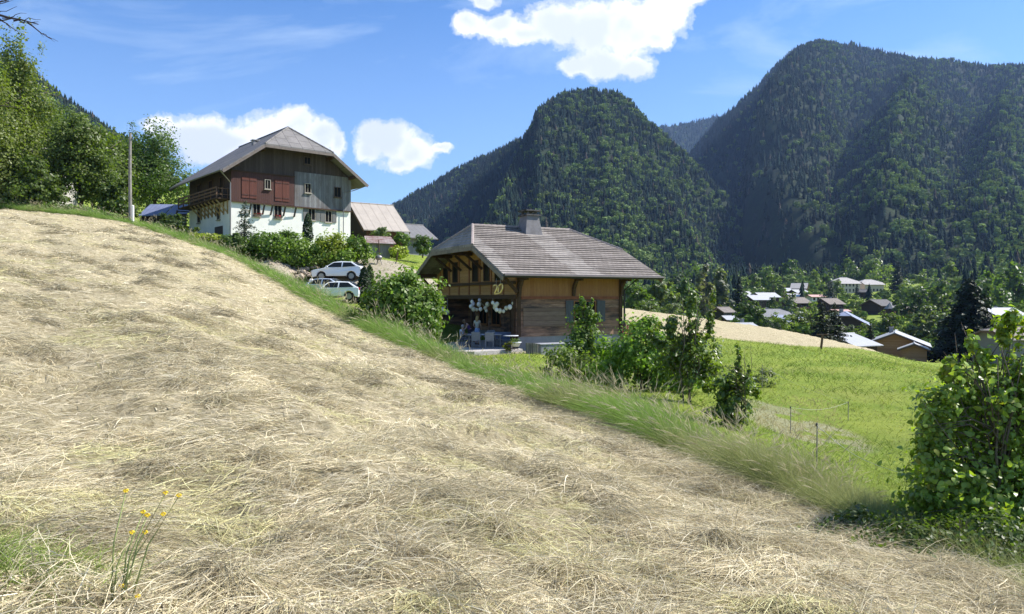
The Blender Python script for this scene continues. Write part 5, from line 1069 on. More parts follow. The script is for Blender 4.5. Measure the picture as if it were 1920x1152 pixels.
def car(name, label, loc, rz, paint, kind, tail=True):
    """small car, nose towards local -x; kind sets the greenhouse: 'crossover', 'saloon', 'hatch'"""
    t = thing(name, label, 'car', tuple(loc), rz)
    PR = {'crossover': ([(-2.1, .48), (-2.12, .72), (-2.0, .86), (-1.05, 1.02), (-.35, 1.50), (.25, 1.58), (1.2, 1.53), (1.85, 1.18), (2.05, 1.08), (2.08, .55)], (-.95, 1.04, -.32, 1.46, 1.18, 1.47, 1.75, 1.12)),
          'saloon': ([(-2.15, .42), (-2.17, .62), (-2.0, .74), (-1.0, .92), (-.35, 1.36), (.25, 1.42), (.95, 1.38), (1.7, 1.02), (2.1, .96), (2.12, .5)], (-.9, .93, -.32, 1.32, .93, 1.33, 1.62, .98)),
          'hatch': ([(-1.95, .40), (-1.97, .62), (-1.85, .74), (-.95, .90), (-.40, 1.33), (.20, 1.41), (1.1, 1.36), (1.75, .98), (1.86, .92), (1.88, .5)], (-.85, .91, -.36, 1.30, 1.08, 1.31, 1.62, .96))}[kind]
    up, (ax, az, bx, bz, cx, cz, dx, dz) = PR; wb = (-1.25, 1.28) if kind != 'hatch' else (-1.15, 1.18); wr = .34 if kind == 'crossover' else .31; hw = .88
    def arch(x):
        return [(x + (wr + .06) * math.cos(a), max(.22, .02 + wr + (wr + .06) * math.sin(a))) for a in np.linspace(0, math.pi, 9)]
    low = [(up[-1][0] - .05, .25)] + [q for q in arch(wb[1])] + [q for q in arch(wb[0])] + [(up[0][0] + .08, .25)]
    out = up + low; belt = az; m = MB(); V = []; n = len(out)
    def wy(z): return hw * (1 - .04 * max(0, .5 - z)) if z < belt else hw - .30 * (z - belt) / .5
    pts = []
    for s in (-1, 1):
        for x, z in out: e = .10 * max(0, abs(x) - 1.6); pts.append((x, s * (wy(z) - e), z))
    fcs = [tuple(range(n)), tuple(range(n, 2 * n))[::-1]] + [(i, (i + 1) % n, n + (i + 1) % n, n + i) for i in range(n)]
    m.poly(pts, fcs); b = m.build('body', paint, t, False, .05)
    GL = M_CARGLASS
    def yside(x, z): return wy(z) + .012
    for s in (-1, 1):                                        # side windows, two each side
        mid = (bx + cx) / 2 + .05
        for quad in (((ax + .10, az + .03), (mid - .05, az + .05), (mid - .05, (bz + cz) / 2 + .01), (bx + .06, bz)), ((mid + .05, az + .05), (dx - .12, dz + .04), (cx - .02, cz), (mid + .05, (bz + cz) / 2 + .01))):
            v = [(x, s * yside(x, z), z) for x, z in quad] + [(x, s * (yside(x, z) - .05), z) for x, z in quad]
            MB().poly(v, [(0,1,2,3),(7,6,5,4),(0,4,5,1),(1,5,6,2),(2,6,7,3),(3,7,4,0)]).build('side_window', GL, t)
    def screen(p, q, nm, o):
        w0, w1 = wy(p[1]) - .07, wy(q[1]) - .08; d = Vector((q[1] - p[1], 0, -(q[0] - p[0]))).normalized() * o
        a = [(p[0], -w0, p[1]), (p[0], w0, p[1]), (q[0], w1, q[1]), (q[0], -w1, q[1])]; v = [tuple(Vector(k) + d) for k in a] + [tuple(Vector(k) - d) for k in a]
        MB().poly(v, [(0,1,2,3),(7,6,5,4),(0,4,5,1),(1,5,6,2),(2,6,7,3),(3,7,4,0)]).build(nm, GL, t)
    f4, f5 = up[3], up[4]; screen((f4[0] + .05, f4[1] + .03), (f5[0] - .04, f5[1] - .03), 'windscreen', .014); r6, r7 = up[6], up[7]; screen((r7[0] - .04, r7[1] + .03), (r6[0] + .05, r6[1] - .03), 'rear_window', .014)
    for x in wb:
        for s in (-1, 1):
            w = MB(); k = 20; ring = [(x + wr * math.cos(2 * math.pi * i / k), .02 + wr + wr * math.sin(2 * math.pi * i / k)) for i in range(k)]; y0, y1 = sorted((s * (hw - .20), s * (hw - .01))); w.prism(ring, 'y', y0, y1)
            wh = w.build('wheel', M_TYRE, t); r = MB(); ring = [(x + wr * .66 * math.cos(2 * math.pi * i / k), .02 + wr + wr * .66 * math.sin(2 * math.pi * i / k)) for i in range(k)]; y0, y1 = sorted((s * (hw - .05), s * (hw + .006))); r.prism(ring, 'y', y0, y1); r.build('rim', M_RIM, wh)
    for s in (-1, 1):
        y = s * .66; MB().box((up[1][0] - .012, y - .17, up[1][1] - .04), (up[1][0] + .2, y + .17, up[1][1] + .09)).build('headlight', plain('lamp_glass', (.55, .57, .6), .2), t, bevel=.02)
        MB().box((up[-1][0] - .16, y - .12, .78), (up[-1][0] + .012, y + .12, .95)).build('tail_light', plain('red_lamp', (.35, .02, .02), .25), t, bevel=.02)
        MB().box((ax + .12, s * hw - .0 if s > 0 else -hw - .17, az + .02), (ax + .28, hw + .17 if s > 0 else -hw, az + .15)).build('wing_mirror', paint, t, bevel=.03)
    MB().box((up[0][0] - .015, -.78, .30), (up[0][0] + .1, .78, .46)).build('bumper', plain('dark_plastic', (.03, .03, .035), .6), t)
    return t
M_CARGLASS = glassmat('car_glass', (.015, .02, .025)); M_TYRE = plain('tyre_rubber', (.018, .018, .019), .85); M_RIM = plain('alloy_rim', (.30, .30, .31), .4, .5)
def paintmat(name, col):
    t = NT(name); b = t.pbr(col, .28, 0, .5); b.inputs['Coat Weight'].default_value = .6; b.inputs['Coat Roughness'].default_value = .06; return t.m
def build_cars():
    def put(px, py, d): q = at(px, py, d); return (q[0], q[1], gz(q[0], q[1]) + .0)
    car('parked_car', 'white crossover parked higher up below the rubble bank', put(637, 524, 61.5), R(-7), paintmat('white_paint', (.78, .79, .80)), 'crossover')
    car('parked_car', 'silver blue saloon with its bonnet in the tall grass, left of the other cars', put(604, 548, 57), R(-12), paintmat('silver_blue_paint', (.42, .48, .56)), 'saloon')
    car('parked_car', 'small white hatchback parked nearest, in front of the thuja', put(630, 560, 54), R(-3), paintmat('white_hatch_paint', (.80, .81, .82)), 'hatch')

def build_rubble():
    r = np.random.default_rng(31); m = MB(); n = 90
    for k in range(n):
        px = 498 + 96 * r.random(); py = 497 + 20 * r.random() ** .8; d = 61.5 + (517 - py) * .10 - .3; q = at(px, py, d); s = .10 + .2 * r.random() ** 2; z = max(gz(q[0], q[1]) - .05, q[2] - .1)
        bm = bmesh.new(); bmesh.ops.create_icosphere(bm, subdivisions=1, radius=s)
        for v in bm.verts: v.co *= (.75 + .5 * r.random()); v.co.z *= .7
        m.poly([tuple(v.co + Vector((q[0], q[1], z))) for v in bm.verts], [tuple(v.index for v in f.verts) for f in bm.faces]); bm.free()
    tag(m.build('rubble', plain('broken_stone', (.36, .29, .22), .95, 0, .5, 1.5)), 'broken rubble stone along the foot of the bank behind the cars', 'rubble', kind='stuff')

# ---------------------------------------------------------------- people
def person(label, loc, rz, pose, top, bottom, hair, h=1.68, skirt=None, long_hair=True):
    """continuous skinned body; pose gives joint positions for a 1.7 m figure facing local -y"""
    o = thing('person', label, 'person', tuple(loc), rz); o.scale = (h / 1.7,) * 3; J = dict(pose); E = []
    V = []; rad = []; idx = {}
    RAD = dict(pelvis=.125, waist=.10, chest=.13, neck=.048, head0=.07, head1=.09, head2=.075, sl=.058, el=.040, wl=.027, sr=.058, er=.040, wr=.027, hl=.085, kl=.058, al=.038, tl=.035, hr=.085, kr=.058, ar=.038, tr=.035)
    for k in RAD: idx[k] = len(V); V.append(J[k]); rad.append(RAD[k])
    for a, b in (('pelvis','waist'),('waist','chest'),('chest','neck'),('neck','head0'),('head0','head1'),('head1','head2'),('chest','sl'),('sl','el'),('el','wl'),('chest','sr'),('sr','er'),('er','wr'),('pelvis','hl'),('hl','kl'),('kl','al'),('al','tl'),('pelvis','hr'),('hr','kr'),('kr','ar'),('ar','tr')): E.append((idx[a], idx[b]))
    for w, el in (('wl', 'el'), ('wr', 'er')):                # palm, four fingers and a thumb on each wrist
        a = Vector(J[w]); d = (a - Vector(J[el])).normalized(); sd = d.cross(Vector((0, 1, .2))).normalized(); p = len(V); V.append(tuple(a + d * .06)); rad.append(.026); E.append((idx[w], p))
        for f, l in ((-1.5, .055), (-.5, .07), (.5, .066), (1.5, .05)):
            b = a + d * .085 + sd * f * .017; V.append(tuple(b)); rad.append(.0095); E.append((p, len(V) - 1)); c = b + d * l * .55; V.append(tuple(c)); rad.append(.0085); E.append((len(V) - 2, len(V) - 1)); e = c + (d * .8 + Vector((0, -.5, 0))).normalized() * l * .45; V.append(tuple(e)); rad.append(.007); E.append((len(V) - 2, len(V) - 1))
        b = a + d * .03 + sd * .035; V.append(tuple(b)); rad.append(.011); E.append((p, len(V) - 1)); V.append(tuple(b + d * .04 + sd * .015)); rad.append(.009); E.append((len(V) - 2, len(V) - 1))
    me = bpy.data.meshes.new('body'); me.from_pydata(V, E, []); me.materials.append(M_SKIN); b = link(bpy.data.objects.new('body', me), o); md = b.modifiers.new('skin', 'SKIN'); md.use_smooth_shade = True
    for v, q in zip(me.skin_vertices[0].data, rad): v.radius = (q, q); v.use_root = False
    me.skin_vertices[0].data[idx['pelvis']].use_root = True; b.modifiers.new('smooth', 'SUBSURF').levels = 1; b.modifiers['smooth'].render_levels = 1
    def sleeve(name, mat, chain, sm=1):
        me = bpy.data.meshes.new(name); ks = list(dict.fromkeys(k for c in chain for k in c)); me.from_pydata([J[k] if k not in ('ml', 'mr') else J[k] for k in ks], [(ks.index(c[i]), ks.index(c[i + 1])) for c in chain for i in range(len(c) - 1)], []); me.materials.append(mat); q = link(bpy.data.objects.new(name, me), o)
        q.modifiers.new('skin', 'SKIN').use_smooth_shade = True; G = dict(RAD, ml=.062, mr=.062, pelvis=.135, waist=.118, chest=.148, neck=.06, sl=.078, sr=.078, hl=.105, hr=.105, kl=.078, kr=.078, al=.06, ar=.06)
        for v, k in zip(me.skin_vertices[0].data, ks): v.radius = (G[k], G[k])
        me.skin_vertices[0].data[0].use_root = True; s = q.modifiers.new('smooth', 'SUBSURF'); s.levels = sm; s.render_levels = sm; return q
    J['ml'] = tuple((Vector(J['sl']) + Vector(J['el'])) / 2); J['mr'] = tuple((Vector(J['sr']) + Vector(J['er'])) / 2); J['cn'] = J['neck']
    sleeve('shirt', top, [('chest', 'waist', 'pelvis'), ('chest', 'sl', 'ml'), ('chest', 'sr', 'mr')])
    if skirt: 
        p = Vector(J['pelvis']); MB().lathe([(.14, .06), (.17, -.1), (.23, -.45), (.225, -.455), (.12, -.2)], tuple(p), 18).build('skirt', bottom, o, True)
    else: sleeve('trousers', bottom, [('pelvis', 'hl', 'kl', 'al'), ('pelvis', 'hr', 'kr', 'ar')])
    hd = Vector(J['head1']); f = Vector((0, -1, 0)); m = MB(); m.ball(tuple(hd + Vector((0, .018, .035))), .112, 12, 9, (.92, .98, 1.0))
    if long_hair: m.ball(tuple(hd + Vector((0, .07, -.08))), .10, 10, 8, (1.0, .6, 1.8))
    m.build('hair', hair, o, True)
    m = MB(); m.ball(tuple(hd + Vector((0, -.10, -.01))), .018, 6, 5, (.7, 1, 1.2)); m.build('nose', M_SKIN, b, True)
    for s in (-1, 1): MB().ball(tuple(hd + Vector((s * .034, -.083, .018))), .012, 6, 5).build('eye', M_EYE, b, True); MB().ball(tuple(hd + Vector((s * .09, .005, 0))), .022, 6, 5, (.4, .7, 1.2)).build('ear', M_SKIN, b, True)
    MB().ball(tuple(hd + Vector((0, -.085, -.05))), .02, 8, 5, (1.1, .4, .3)).build('mouth', M_LIP, b, True)
    for k, tt in (('al', 'tl'), ('ar', 'tr')): MB().bar(tuple(Vector(J[k]) + Vector((0, .06, -.05))), tuple(Vector(J[tt]) + Vector((0, -.05, -.012))), .085, .06).build('shoe', M_EYE, o, True, .02)
    return o
M_SKIN = plain('skin', (.50, .31, .22), .55, 0, .08); M_EYE = plain('dark_shoe', (.03, .025, .025), .6); M_LIP = plain('lips', (.40, .16, .13), .5)
STAND = dict(pelvis=(0,0,.93), waist=(0,.01,1.10), chest=(0,.01,1.32), neck=(0,.0,1.47), head0=(0,-.015,1.53), head1=(0,-.02,1.60), head2=(0,-.01,1.66), sl=(.18,.01,1.40), el=(.27,.02,1.14), wl=(.20,-.16,.98), sr=(-.18,.01,1.40), er=(-.26,.03,1.14), wr=(-.19,-.15,.97), hl=(.09,0,.88), kl=(.10,-.02,.48), al=(.10,.03,.08), tl=(.11,-.10,.035), hr=(-.09,0,.88), kr=(-.10,-.01,.48), ar=(-.10,.04,.08), tr=(-.12,-.09,.035))
LEAN = dict(STAND, pelvis=(0,.08,.90), waist=(0,0,1.05), chest=(0,-.16,1.22), neck=(0,-.27,1.33), head0=(0,-.31,1.37), head1=(0,-.36,1.42), head2=(0,-.38,1.48), sl=(.18,-.20,1.27), el=(.24,-.32,1.03), wl=(.18,-.50,.86), sr=(-.18,-.20,1.27), er=(-.24,-.30,1.02), wr=(-.20,-.48,.84), hl=(.09,.08,.86), hr=(-.09,.08,.86))
SIT = dict(STAND, pelvis=(0,.05,.50), waist=(0,.06,.66), chest=(0,.03,.88), neck=(0,0,1.03), head0=(0,-.02,1.09), head1=(0,-.03,1.16), head2=(0,-.02,1.22), sl=(.18,.03,.96), el=(.25,-.06,.72), wl=(.17,-.28,.72), sr=(-.18,.03,.96), er=(-.25,-.06,.72), wr=(-.17,-.28,.72), hl=(.10,.0,.48), kl=(.11,-.42,.50), al=(.11,-.42,.08), tl=(.12,-.55,.035), hr=(-.10,.0,.48), kr=(-.11,-.42,.50), ar=(-.11,-.42,.08), tr=(-.12,-.55,.035))

def build_terrace():
    PZ = -2.78
    def P(px, d, z=PZ): return np.array([(px - CX) / F * d, d, z])
    # paved terrace
    m = MB(); pts = [ch_world(x, y) for x, y in ((2.2, .95), (2.2, 11.6), (-1.8, 12.2), (-5.8, 10.0), (-6.4, 4.0), (-5.2, .8), (-3.4, -1.6), (-.2, -1.0), (.1, .9))]
    m.slab([(p[0], p[1], PZ) for p in pts], .7); tag(m.build('terrace', plain('pale_terrace_paving', (.42, .39, .37), .9, 0, .18, 2)), kind='structure')
    W_ = plain('grey_wicker', (.22, .22, .24), .8, 0, .25, 30); TW = plain('pale_table_top', (.36, .37, .42), .5, 0, .1); WH = plain('white_enamel', (.72, .73, .75), .35, 0, .05); BLUE = plain('blue_cushion', (.20, .24, .36), .9); ALU = plain('grey_metal_leg', (.22, .22, .23), .5, .4)
    def table(label, loc, rz, L, W, top, h=.75):
        t = thing('garden_table', label, 'table', tuple(loc), rz); MB().box((-L / 2, -W / 2, h - .045), (L / 2, W / 2, h)).build('table_top', top, t, bevel=.01)
        for sx in (-1, 1):
            for sy in (-1, 1): x, y = sx * (L / 2 - .08), sy * (W / 2 - .08); MB().box((x - .03, y - .03, 0), (x + .03, y + .03, h - .046)).build('leg', ALU, t)
        return t
    rz = math.atan2(.885, -.466); t1 = P(908, 42.6); table('long grey garden table with chairs around it under the gable', t1, R(8), 1.9, .9, TW)
    def chair(label, loc, rz):
        t = thing('wicker_chair', label, 'chair', tuple(loc), rz, 'wicker chairs around the garden table'); MB().box((-.25, -.24, .40), (.25, .24, .46)).build('seat', W_, t, bevel=.015)
        b = MB(); b.M = Matrix.Translation((0, .22, .46)) @ Matrix.Rotation(R(-9), 4, 'X'); b.box((-.25, -.02, 0), (.25, .025, .46)); b.build('backrest', W_, t, bevel=.015)
        for sx in (-1, 1):
            for sy in (-1, 1): MB().bar((sx * .22, sy * .2, 0), (sx * .22, sy * .2, .399), .04).build('leg', W_, t)
            MB().bar((sx * .25, .22, .66), (sx * .25, -.2, .64), .05, .035).build('armrest', W_, t)
        return t
    c0 = chair('wicker chair with its back to the lawn, in front of the garden table', P(917, 41.6), R(188)); 
    dup(c0, tuple(P(893, 41.8)), R(176), 'wicker chair at the front left corner of the garden table'); dup(c0, tuple(P(936, 42.9)), R(95), 'wicker chair at the right end of the garden table'); dup(c0, tuple(P(921, 43.7)), R(5), 'wicker chair on the house side of the garden table'); dup(c0, tuple(P(878, 43.0)), R(-85), 'wicker chair at the left end of the garden table, by the seated person')
    s = thing('garden_sofa', 'low garden sofa with blue grey cushions against the chalet', 'sofa', tuple(P(953, 43.4)), R(12)); MB().box((-.75, -.35, .08), (.75, .35, .32)).build('base', W_, s); MB().box((-.72, -.34, .322), (.72, .22, .46)).build('cushion', BLUE, s, bevel=.04); MB().box((-.75, .22, .324), (.75, .37, .82)).build('backrest', BLUE, s, bevel=.05)
    t = thing('round_table', 'round white topped table on a dark pedestal near the chalet corner', 'table', tuple(P(958, 41.3)), 0); MB().lathe([(.40, .02), (.05, .06), (.045, .70)], n=14).build('pedestal', M_EYE, t, True); MB().lathe([(.40, .701), (.42, .715), (.42, .735), (.40, .745)], n=24).build('table_top', WH, t)
    t = thing('planter', 'white oval planter on dark feet beside the plank gate', 'planter', tuple(P(966, 40.4)), R(15)); MB().lathe([(.20, .18), (.31, .38), (.34, .40), (.34, .43), (.28, .43), (.25, .38)], n=18).build('bowl', WH, t, True)
    for a in range(3): MB().bar((.16 * math.cos(a * 2.1), .16 * math.sin(a * 2.1), 0), (.13 * math.cos(a * 2.1), .13 * math.sin(a * 2.1), .19), .03).build('foot', M_EYE, t)
    r = np.random.default_rng(8); V, Fc = leaf_quads(r.normal(0, 1, (160, 3)) * np.array([.13, .13, .06]) + np.array([0, 0, .47]), r.normal(0, 1, (160, 3)), np.full(160, .045), r); npmesh('plant', V, Fc, lmat('leaf'), t, tint=np.repeat(np.array([[.08, .13, .03]]) * (.6 + .8 * r.random((160, 1))), 4, 0))
    leafy('flower_tuft', 'yellow green tuft of plants at the edge of the terrace', 'plant', tuple(P(953, 40.2)), .42, [((0, 0, .5), (.8, .6, .5))], 500, .045, (.17, .18, .04), 91, .012, 'leaf', stems=3, part='leaves')
    g = thing('plank_gate', 'small gate of pale upright planks at the corner of the chalet', 'gate', tuple(P(986, 39.6, -3.15)), R(-28))
    for k in range(6): MB().box((k * .12, -.012, .02), (k * .12 + .105, .012, .80 - .01 * (k % 3))).build('plank', M_SHED_BOARDS, g)
    for z in (.2, .6): MB().box((0, .013, z), (.71, .04, z + .07)).build('rail', M_RAIL, g)
    b = thing('log_pile', 'grey tarpaulin covered wood pile against the chalet plinth', 'wood pile', tuple(P(1035, 40.6, gz(*P(1035, 40.6)[:2]) - .05)), math.atan2(.466, .885)); MB().box((-.9, -.3, 0), (.9, .3, .62)).build('logs', M_STONE, b, bevel=.06); MB().box((-.95, -.34, .621), (.95, .33, .70)).build('cover', plain('grey_tarpaulin', (.30, .30, .33), .6), b, bevel=.03)
    # people under the gable
    L_ = lambda n, c: plain(n, c, .85, 0, .1, 6)
    person('standing person with long fair hair in a pale top and light blue skirt', P(895, 45.2), R(150), STAND, L_('cream_top', (.62, .58, .44)), L_('light_blue_cloth', (.34, .45, .66)), L_('fair_hair', (.48, .33, .15)), 1.70, skirt=True)
    person('person in purple leaning forward over the table end', P(880, 44.6), R(-65), LEAN, L_('purple_top', (.10, .06, .22)), L_('dark_trousers', (.04, .04, .07)), L_('brown_hair', (.16, .10, .06)), 1.68)
    person('person in a white shirt seated at the left of the terrace', P(867, 43.4), R(70), SIT, L_('white_shirt', (.62, .62, .64)), L_('grey_trousers', (.12, .12, .14)), L_('grey_hair', (.30, .28, .27)), 1.66, long_hair=False)
    sc = thing('garden_stool', 'dark stool under the seated person in the white shirt', 'stool', tuple(P(867, 43.4)), R(70)); MB().box((-.2, -.13, .35), (.2, .25, .39)).build('seat', W_, sc)
    for sx in (-1, 1):
        for yy in (-.09, .21): MB().bar((sx * .17, yy, 0), (sx * .17, yy, .349), .035).build('leg', ALU, sc)
    # balloons hung from the beam, and two foil digits
    BW = [plain('white_balloon', (.74, .73, .70), .35, 0, .04), plain('cream_balloon', (.60, .57, .46), .35, 0, .04), plain('lilac_balloon', (.46, .46, .58), .35, 0, .04)]
    def balloon(mat, px, py, d, s, par, o): p = at(px, py, d) - o; m = MB(); m.ball(tuple(p), s, 12, 9, (1, 1, 1.12)); m.lathe([(.012, -.02), (.004, .01)], (p[0], p[1], p[2] - s * 1.13), 6); return m.build('balloon', mat, par, True)
    for lab, d, pts in (('sagging garland of cream balloons hanging at the chalet corner', 42.2, [(924,568),(932,570),(929,573),(927,577),(931,581),(937,583),(944,584),(949,578),(956,576),(962,569)]),
                        ('cluster of white and lilac balloons hanging in the middle of the terrace', 44.6, [(885,566),(887,570),(888,580),(894,581),(901,580),(898,571),(899,563),(910,578),(914,571),(912,583),(883,575)])):
        o = at(pts[0][0], 562, d); t = thing('balloon_garland', lab, 'balloons', tuple(o), 0)
        for k, (x, y) in enumerate(pts): balloon(BW[(k * 7 % 5) % 3] if 'lilac' in lab else BW[1 if k % 4 else 0], x, y, d + .15 * math.sin(k * 3.1), .095 + .02 * (k % 3), t, o)
        m = MB(); m.tube([tuple(at(x, y, d) - o) for x, y in [(pts[0][0], 560)] + pts[:1]], .006, 4); m.tube([tuple(at(pts[k][0], pts[k][1], d) - o) for k in range(len(pts) - 1)], .006, 4); m.build('string', WH, t)
    for lab, px, py, s in (('large white balloon hanging at the left of the terrace', 830, 582, .17), ('pale greenish balloon hanging beside the large white one', 839, 586, .15)):
        o = at(px, py, 47); t = thing('balloon', lab, 'balloon', tuple(o), 0); balloon(BW[0 if 'white balloon' in lab and 'large white balloon' in lab else 1], px, py, 47, s, t, o); MB().tube([(0, 0, s), (0, 0, (py - 560) / F * 47)], .006, 4).build('string', WH, t)
    GOLD = plain('gold_foil', (.75, .55, .22), .28, .75, .1)
    D2 = [(-.20, .26), (-.13, .37), (0, .41), (.13, .36), (.17, .24), (.11, .10), (-.02, -.08), (-.19, -.30), (-.20, -.38), (0, -.38), (.20, -.38)]; D0 = [(.17 * math.sin(a), .39 * math.cos(a)) for a in np.linspace(0, 2 * math.pi, 17)]
    for lab, px, py, sc, pts, tilt in (('gold foil balloon digit shaped like a two', 930, 543, .62, D2, R(-14)), ('gold foil balloon ring shaped like a zero', 938, 541, .66, D0, R(16))):
        o = at(px, py, 41.2); t = thing('foil_balloon', lab, 'balloon', tuple(o), R(-8)); c, s = math.cos(tilt), math.sin(tilt); m = MB(); m.tube([((x * c + z * s) * sc, 0, (-x * s + z * c) * sc) for x, z in pts], .045, 8); m.build('digit', GOLD, t, True); MB().tube([(0, 0, .3 * sc), (0, .1, .62)], .005, 4).build('string', WH, t)

def build_fences_poles():
    q = ground_at(245, 62); t = thing('utility_pole', 'tall grey wooden utility pole at the top edge of the field', 'pole', tuple(q)); h = at(245, 250, 62)[2] - q[2]
    MB().tube([(0, 0, -.3), (-.06, 0, h * .5), (-.03, 0, h)], [.15, .13, .10], 10).build('post', plain('weathered_pole_wood', (.24, .22, .20), .9, 0, .3, 3), t); MB().box((-.22, -.05, h - .5), (.2, .05, h - .42)).build('crossarm', M_PIPE, t)
    q2 = ground_at(249, 60.5); t = thing('cable_cover', 'white plastic cable guard at the foot of the utility pole', 'post', tuple(q2)); hh = at(249, 386, 60.5)[2] - q2[2]; MB().lathe([(.10, -.2), (.10, hh), (.03, hh + .05)], n=12).build('post', M_WHITE, t); MB().lathe([(.104, .3), (.104, .38)], n=12).build('band', M_PIPE, t)
    FG = 'thin posts of the electric fence on the meadow'; PM = plain('grey_fence_post', (.22, .20, .18), .8); n = 0
    posts = [(1429, 26.5, .85, 'thin fence post beside the greyish meadow shrub'), (1590, 20.5, .55, 'thin fence post at the corner of the wire, on the open meadow'), (1482, 17.5, .62, 'thin fence post in the dry patch behind the verge'), (1531, 11.2, .8, 'thin fence post standing in the verge grass')]
    W = []
    for px, d, h, lab in posts:
        q = ground_at(px, d); t = thing('fence_post', lab, 'fence post', tuple(q), 0, FG); MB().tube([(0, 0, -.2), (.01, 0, h)], [.011, .009], 6).build('stake', PM, t); MB().lathe([(.013, h - .05), (.016, h - .03), (.013, h - .01)], n=8).build('insulator', M_EYE, t); W.append(q + np.array([0, 0, h - .03]))
    end = ground_at(1700, 8.6); wm = plain('pale_fence_wire', (.46, .45, .38), .6)
    for a, b, lab in ((W[0], W[1], 'fence wire sagging across the open meadow'), (W[1], W[2], 'fence wire crossing the dry patch of the meadow'), (W[3], end + np.array([0, 0, .45]), 'fence wire running into the hazel bush')):
        m = MB(); m.tube([tuple(a + (b - a) * f - np.array([0, 0, .12 * math.sin(math.pi * f)])) for f in np.linspace(0, 1, 9)], .0028, 5); tag(m.build('fence_wire', wm), lab, 'wire')
    q = ground_at(1541, 60); t = thing('marker_post', 'short leaning post with a small crossbar at the crest of the meadow', 'post', tuple(q)); h = at(1541, 629, 60)[2] - q[2]; MB().bar((-.1, 0, -.2), (.06, 0, h), .14).build('stake', M_RAIL, t); MB().box((-.42, -.05, h + .002), (.5, .05, h + .09)).build('crossbar', M_RAIL, t)
    for px, py0, py1, d, lab in ((712, 510, 482, 70, 'thin leaning post on the lawn behind the column thujas'), (742, 507, 491, 68, 'short leaning post above the broad bush')):
        q = at(px, py0, d); MBx = MB(); t = thing('garden_post', lab, 'post', (q[0], q[1], gz(q[0], q[1]) - .1)); MBx.bar((0, 0, 0), (.18 if px > 730 else -.1, 0, (py0 - py1) / F * d + .4), .07).build('stake', M_RAIL, t); MB().box((-.06, -.06, .1), (.06, .06, .25)).build('collar', M_PIPE, t)
    q = at(710, 512, 66); t = thing('kettle_grill', 'small grey barrel grill on the lawn beside the column thujas', 'grill', (q[0], q[1], gz(q[0], q[1]))); h = max(.5, q[2] - gz(q[0], q[1])); MB().ball((0, 0, h + .1), .3, 12, 8, (1.1, 1, .8)).build('kettle', M_PIPE, t, True)
    for a in range(3): MB().bar((.3 * math.cos(a * 2.1), .3 * math.sin(a * 2.1), -.05), (.12 * math.cos(a * 2.1), .12 * math.sin(a * 2.1), h), .04).build('leg', M_PIPE, t)
    q = at(580, 527, 58.5); t = thing('mirror_globe', 'white round lamp globe above the bonnet of the silver blue car', 'lamp', (q[0], q[1] + .6, gz(q[0], q[1] + .6))); h = q[2] - t.location.z; MB().ball((0, 0, h), .20, 14, 10).build('globe', M_WHITE, t, True); MB().tube([(0, 0, -.1), (0, 0, h - .18)], .03, 6).build('pole', M_PIPE, t)
